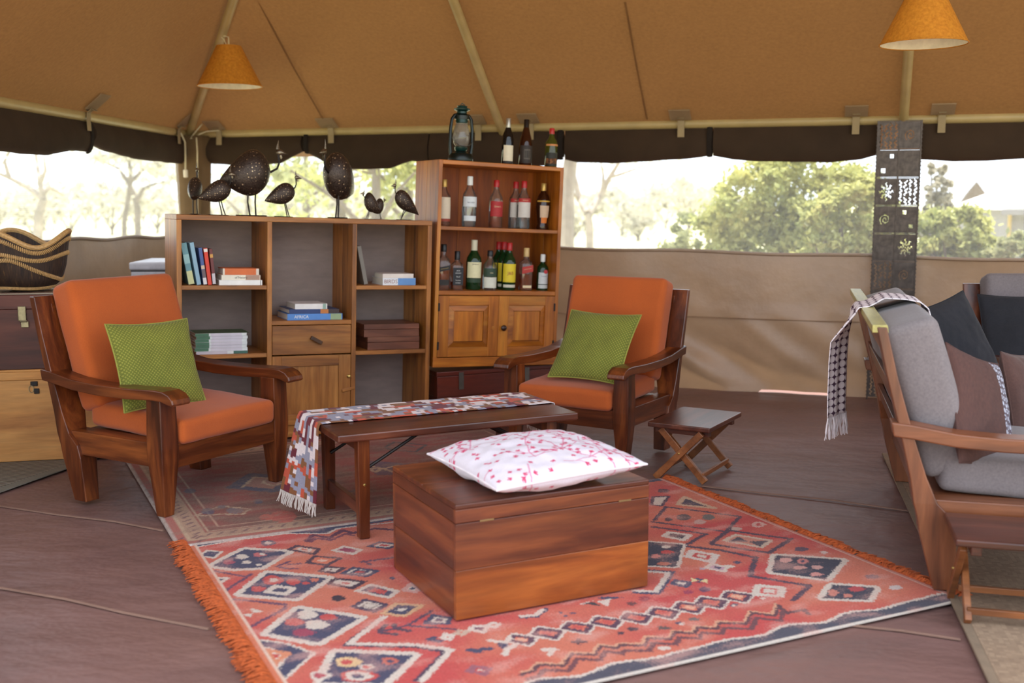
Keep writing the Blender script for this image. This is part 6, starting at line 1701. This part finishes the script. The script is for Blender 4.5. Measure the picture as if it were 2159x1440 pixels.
m, nt, bs = _new('ribbed_mat'); wv = nt.nodes.new('ShaderNodeTexWave'); wv.inputs['Scale'].default_value = 14; wv.inputs['Distortion'].default_value = 1.5; nt.links.new(_map(nt, 'Object'), wv.inputs['Vector']); r = _ramp(nt, [(.2, L4((92, 84, 74))), (.8, L4((150, 140, 124)))]); nt.links.new(wv.outputs['Fac'], r.inputs[0]); nt.links.new(r.outputs[0], bs.inputs['Base Color']); bs.inputs['Roughness'].default_value = .95; _bump(nt, bs, wv.outputs['Fac'], .5, .01)
MB().box(-.25, ML, .06, .85, .0012, .006).build('weave', m, mt, .001)
MB().box(-.25, ML, .0, .06, .001, .0065).build('binding', plain('mat_binding', (124, 118, 106), .9), mt, .001)
# ================================================================== outdoors
m, nt, bs = _new('dry_grass'); n1 = _noise(nt, _map(nt, 'Object'), .35, 5); n2 = _noise(nt, _map(nt, 'Object'), 9, 4)
r = _ramp(nt, [(.3, L4((170, 172, 132))), (.55, L4((200, 198, 162))), (.75, L4((214, 206, 176)))]); nt.links.new(n1.outputs[0], r.inputs[0])
r2 = _ramp(nt, [(.3, (.8, .82, .76, 1)), (.7, (1.08, 1.06, 1.05, 1))]); nt.links.new(n2.outputs[0], r2.inputs[0])
nt.links.new(_mix(nt, r.outputs[0], r2.outputs[0], .9, 'MULTIPLY'), bs.inputs['Base Color']); bs.inputs['Roughness'].default_value = 1.0
def _grd(u, v):
    x = -240 + 480 * u; y = -60 + 420 * v
    far = max(0, (y - 14) / 200)
    return (x, y, -.05 + .35 * far * mnoise.noise(Vector((x * .02, y * .02, 0))))
ground = MB().grid(_grd, 60, 60).build('ground', m, smooth=True, sharp=0)
tag(ground, 'sunlit pale grass plain outside the tent', 'ground', kind='structure')
def leafmat(c1, c2):
    key = ('leaf', c1)
    if key in MATS: return MATS[key]
    m, nt, bs = _new('leaves_%d_%d_%d' % c1)
    oi = nt.nodes.new('ShaderNodeTexCoord'); n = _noise(nt, oi.outputs['Object'], 2.2, 4); r = _ramp(nt, [(.3, L4(c1)), (.7, L4(c2))]); nt.links.new(n.outputs[0], r.inputs[0])
    nt.links.new(r.outputs[0], bs.inputs['Base Color']); bs.inputs['Roughness'].default_value = .8
    tr = nt.nodes.new('ShaderNodeBsdfTranslucent'); nt.links.new(r.outputs[0], tr.inputs[0]); mx = nt.nodes.new('ShaderNodeMixShader'); mx.inputs[0].default_value = .4
    nt.links.new(bs.outputs[0], mx.inputs[1]); nt.links.new(tr.outputs[0], mx.inputs[2]); nt.links.new(mx.outputs[0], nt.nodes['Material Output'].inputs[0])
    MATS[key] = m; return m
M_BARK = plain('pale_bark', (150, 138, 126), .9, 0, .3, 6); M_BARKD = plain('grey_bark', (112, 100, 90), .9, 0, .3, 6)
LG1 = leafmat((134, 140, 100), (176, 176, 130)); LG2 = leafmat((164, 160, 144), (194, 188, 170)); LG3 = leafmat((136, 146, 84), (196, 194, 122))
def leaves(clouds, n, size, seed, flat=1.0):
    """clouds: (centre, radii); n leaves in each"""
    r = np.random.default_rng(seed); V = []; 
    for c, rad in clouds:
        d = r.normal(size=(n, 3)); d /= np.linalg.norm(d, axis=1)[:, None]; q = np.abs(r.normal(0, .62, n))
        P = np.array(c) + d * q[:, None] * np.array(rad)
        a = r.normal(size=(n, 3)); a /= np.linalg.norm(a, axis=1)[:, None]; b = np.cross(a, r.normal(size=(n, 3))); b /= np.linalg.norm(b, axis=1)[:, None] + 1e-9
        s = size * (.6 + .8 * r.random(n))[:, None]
        V.append(np.stack([P - a * s, P + b * s * .5, P + a * s, P - b * s * .5], 1))
    V = np.concatenate(V).reshape(-1, 3); k = len(V) // 4
    return V, np.arange(4 * k).reshape(k, 4)
def plant(name, label, base, branches, clouds, n, size, seed, bark, leaf, cat, group=None):
    """branches: list of (points, r0, r1) relative to the base"""
    t = thing(name, label, cat, base, (0, 0, 0), group)
    for pts, r0, r1 in branches:
        MB().tube(pts, list(np.linspace(r0, r1, len(pts))), 7).build('trunk' if r0 == branches[0][1] else 'branch', bark, t, smooth=True)
    if clouds:
        V, F = leaves(clouds, n, size, seed)
        me = bpy.data.meshes.new('foliage'); me.from_pydata(V.tolist(), [], F.tolist()); me.materials.append(leaf); me.update()
        o = bpy.data.objects.new('foliage', me); COL.objects.link(o); o.parent = t; o['kind'] = 'stuff'
    return t
def gpt(px, y): q = at_y(px, 440, y); return np.array([q[0], y, -.05])
def rel(base, x, y, dy=0.0): return tuple(at_y(x, y, base[1] + dy) - base)
# forked pale tree beyond the left window
b = gpt(68, 20.0)
plant('acacia_tree', 'bare forked pale-barked tree close beyond the left window', b,
      [([(0, 0, 0), rel(b, 82, 455), rel(b, 92, 420)], .10, .075), ([rel(b, 92, 420), rel(b, 60, 395, .4), rel(b, 20, 375, .6), rel(b, -40, 350, .8)], .06, .03), ([rel(b, 92, 420), rel(b, 84, 385), rel(b, 78, 340, .5), rel(b, 70, 280, .6)], .055, .025), ([rel(b, 90, 410), rel(b, 105, 395), rel(b, 135, 412, .4)], .05, .025), ([rel(b, 84, 385), rel(b, 96, 360), rel(b, 92, 330)], .05, .02), ([rel(b, 20, 375, .6), rel(b, 10, 340, .6), rel(b, 30, 300, .6)], .05, .02)],
      [(rel(b, -60, 270), (2.2, 1.6, .8)), (rel(b, 60, 240), (2.2, 1.6, .7))], 900, .06, 1, M_BARK, LG2, 'tree')
b = gpt(258, 27.0)
plant('acacia_tree', 'slender umbrella thorn with layered crown beyond the left window', b,
      [([(0, 0, 0), rel(b, 262, 470), rel(b, 272, 410), rel(b, 276, 360), rel(b, 268, 325)], .075, .04), ([rel(b, 274, 390), rel(b, 250, 355, .5), rel(b, 200, 335, .6)], .06, .02), ([rel(b, 274, 385), rel(b, 310, 350, .5), rel(b, 350, 340, .8)], .06, .02)],
      [(rel(b, 215, 330), (1.2, 1.2, .35)), (rel(b, 275, 335), (1.3, 1.2, .35)), (rel(b, 330, 348), (1.0, 1.0, .3)), (rel(b, 250, 312), (1.2, 1.2, .3))], 420, .06, 2, M_BARKD, LG2, 'tree')
b = gpt(288, 33.0)
plant('acacia_tree', 'curved grey tree standing behind the umbrella thorn', b,
      [([(0, 0, 0), rel(b, 290, 440), rel(b, 284, 415), rel(b, 276, 395)], .11, .07), ([rel(b, 288, 425), rel(b, 302, 398), rel(b, 325, 388), rel(b, 360, 382)], .08, .03)],
      [(rel(b, 330, 365), (1.6, 1.4, .5)), (rel(b, 370, 372), (1.2, 1.2, .4))], 420, .07, 3, M_BARKD, LG2, 'tree')
rs = random.Random(12)
# scrub along the plain, seen through every window
k = 0
labs = ['low grey-green thorn bush on the plain beyond the left window', 'low grey-green thorn bush on the plain beyond the bookcase window', 'low grey-green thorn bush on the plain beyond the long window']
for (x0, x1, cnt, lab, yr) in ((-40, 380, 14, labs[0], (38, 75)), (430, 880, 12, labs[1], (36, 70)), (1190, 1560, 12, labs[2], (36, 75))):
    for i in range(cnt):
        px = x0 + (x1 - x0) * (i + rs.random()) / cnt; y = yr[0] + (yr[1] - yr[0]) * ((i * 5) % cnt) / cnt; b = gpt(px, y); h = rs.uniform(1.6, 3.0) * (y / 55)
        cl = [((rs.uniform(-.9, .9) * h * .6, rs.uniform(-.6, .6) * h * .5, h * rs.uniform(.4, .75)), (h * .55, h * .5, h * .35)) for q in range(4)]
        plant('thorn_bush', lab, b, [([(0, 0, 0), (.1, 0, h * .5)], .07, .03), ([(0, 0, h * .1), (-.3 * h, 0, h * .6)], .05, .02), ([(0, 0, h * .1), (.35 * h, .1, h * .62)], .05, .02)], cl, 170, .12 * y / 50, 100 + k, M_BARKD, LG2, 'bush', lab)
        k += 1
# trees behind the guinea fowl
for i, (px, y, top, lab, lf) in enumerate(((642, 22, 330, 'thin straight tree trunk seen between the two tall guinea fowl', LG1), (520, 30, 360, 'leafy thorn tree behind the largest guinea fowl', LG1), (715, 17, 330, 'leafy green tree behind the turned guinea fowl', LG1), (790, 15, 320, 'dense green tree behind the metal chicks', LG3), (860, 16, 330, 'dense green tree beside the bar cabinet window edge', LG3))):
    b = gpt(px, y); tp = np.array(rel(b, px + 3, top))
    br_ = [([(0, 0, 0), tuple(tp * .5), tuple(tp)], .10, .05)]
    for q in range(4):
        a = rs.uniform(.35, .9); e = tp * a + np.array([rs.uniform(-1.3, 1.3), rs.uniform(-.6, .6), rs.uniform(.3, 1.0)]); br_.append(([tuple(tp * a), tuple((tp * a + e) / 2 + np.array([0, 0, .1])), tuple(e)], .045, .015))
    cl = [(tuple(tp * rs.uniform(.55, 1.2) + np.array([rs.uniform(-1.2, 1.2), rs.uniform(-.8, .8), rs.uniform(-.6, .6)])), (.7, .6, .45)) for q in range(9 if i > 1 else 4)]
    plant('thorn_tree', lab, b, br_, cl, 190, .055, 40 + i, M_BARKD, lf, 'tree')
# pale branching tree right of the bar cabinet
b = gpt(1245, 24.0)
plant('acacia_tree', 'pale bare branching tree just right of the bar cabinet', b,
      [([(0, 0, 0), rel(b, 1243, 480), rel(b, 1240, 450)], .10, .08), ([rel(b, 1240, 450), rel(b, 1222, 420, .5), rel(b, 1210, 370, .6), rel(b, 1215, 330, .6)], .1, .04), ([rel(b, 1240, 452), rel(b, 1262, 420, .5), rel(b, 1285, 375, .6), rel(b, 1310, 335, .6)], .1, .04), ([rel(b, 1270, 405, .5), rel(b, 1272, 370, .5), rel(b, 1265, 335)], .05, .02), ([rel(b, 1285, 375, .6), rel(b, 1330, 360), rel(b, 1370, 345)], .04, .015), ([rel(b, 1222, 420, .5), rel(b, 1200, 400), rel(b, 1185, 370)], .05, .02)],
      [(rel(b, 1330, 325), (2.0, 1.4, .5)), (rel(b, 1430, 320), (2.2, 1.4, .45)), (rel(b, 1230, 300), (1.6, 1.2, .4))], 380, .055, 50, M_BARK, LG2, 'tree')
b = gpt(1193, 13.0)
plant('acacia_tree', 'pale upright trunk at the edge of the bar cabinet', b, [([(0, 0, 0), rel(b, 1195, 450), rel(b, 1196, 380), rel(b, 1203, 320), rel(b, 1212, 260)], .10, .06)], [(rel(b, 1260, 240), (.9, .7, .3))], 300, .04, 51, M_BARK, LG2, 'tree')
# great bushes outside the back wall
def bush(label, px0, px1, ytop, ybot, y, seed, leaf, n=230, dens=1.0, size=.034):
    c0 = gpt((px0 + px1) / 2, y); r_ = random.Random(seed)
    W_ = (px1 - px0) / FPX * y; T_ = at_y((px0 + px1) / 2, ytop, y)[2]
    cl = []; br_ = []
    nC = int(110 * dens)
    for q in range(nC):
        fx = r_.uniform(-.5, .5); hz = T_ * (1 - 1.5 * fx * fx) * r_.uniform(.25, 1.0)
        cl.append(((fx * W_, r_.uniform(-.5, .5) * W_ * .5, hz), tuple(np.array((.07, .07, .055)) * W_ * r_.uniform(.5, 1.5))))
    br_.append(([(0, 0, 0), (0, 0, T_ * .3)], .06, .045))
    for q in range(16):
        e = cl[q % nC][0]; br_.append(([(r_.uniform(-.1, .1), 0, .02), (e[0] * .45, e[1] * .4, e[2] * .55), e], .028, .008))
    return plant('leafy_bush', label, c0, br_, cl, n, size, seed, M_BARKD, leaf, 'bush')
bush('big green bush filling the long window beside the metal column', 1470, 1900, 300, 540, 11.5, 61, LG3, 300, 1.7)
bush('greyish leafy bush in front of the big green one', 1400, 1600, 430, 560, 13.5, 62, LG1, 260)
bush('pale bush left of the metal column outside', 1690, 1890, 340, 560, 10.2, 63, LG3, 220)
bush('green bush outside the window behind the sofa', 1930, 2120, 420, 560, 11.0, 64, LG3, 240, 1.3)
bush('tall loose bush right of the metal column outside', 1940, 2010, 330, 520, 12.5, 65, LG2, 160)
bush('low flowering bush outside behind the grey armchair', 2080, 2230, 480, 560, 10.5, 66, LG1, 200)
# thatched hut and pale house on the right
hb = gpt(2056, 58.0)
hut = thing('thatched_hut', 'brown conical thatched hut among the bushes on the right', 'hut', hb)
M_THATCH = canvas('thatch', (100, 88, 72), (80, 70, 58), fold=.4, stretch=(6, 6, .6))
zt = at_y(2056, 382, 58.0)[2] - hb[2]; ze = at_y(2056, 470, 58.0)[2] - hb[2]
MB().lathe([(.03, zt), (.55, zt - .7), (1.35, ze + .1), (1.42, ze)], 24).build('thatch_roof', M_THATCH, hut, smooth=True)
MB().lathe([(1.2, ze + .2), (1.2, -.4)], 24).build('mud_wall', plain('mud_wall', (136, 104, 82), .9), hut, smooth=True)
MB().box(-.3, .3, -1.24, -1.0, -.2, ze * .9).build('doorway', plain('dark_doorway', (48, 38, 34), .9), hut)
hb2 = gpt(2210, 17.0)
house = thing('guest_tent', 'grey canvas guest tent with a pale roof beyond the sofa window', 'tent', hb2, (0, 0, math.radians(-8)))
zt = at_y(2159, 395, 17.0)[2] - hb2[2]; ze = at_y(2130, 442, 17.0)[2] - hb2[2]
M_PALER = plain('pale_roof', (206, 204, 200), .7); M_GREYC = canvas('grey_canvas', (150, 146, 148), (132, 128, 130))
MB().prism([(-.75, ze), (2.4, ze), (2.1, zt + .35), (.15, zt)], -.2, 3.2, 'y').build('roof', M_PALER, house)
MB().prism([(-.75, ze - .08), (2.4, ze - .08), (2.4, ze), (-.75, ze)], -.22, -.2, 'y').build('valance', M_GREYC, house)
MB().box(-.55, 2.2, .1, 3.0, 0, ze - .01).build('wall', M_GREYC, house)
MB().box(-.1, .5, .06, .1, .0, ze - .15).build('door_flap', plain('tent_door', (84, 66, 58), .9), house)
MB().tube([(-.55, .02, 0), (-.55, .02, ze)], .03, 8).build('post', M_POLE, house, smooth=True)
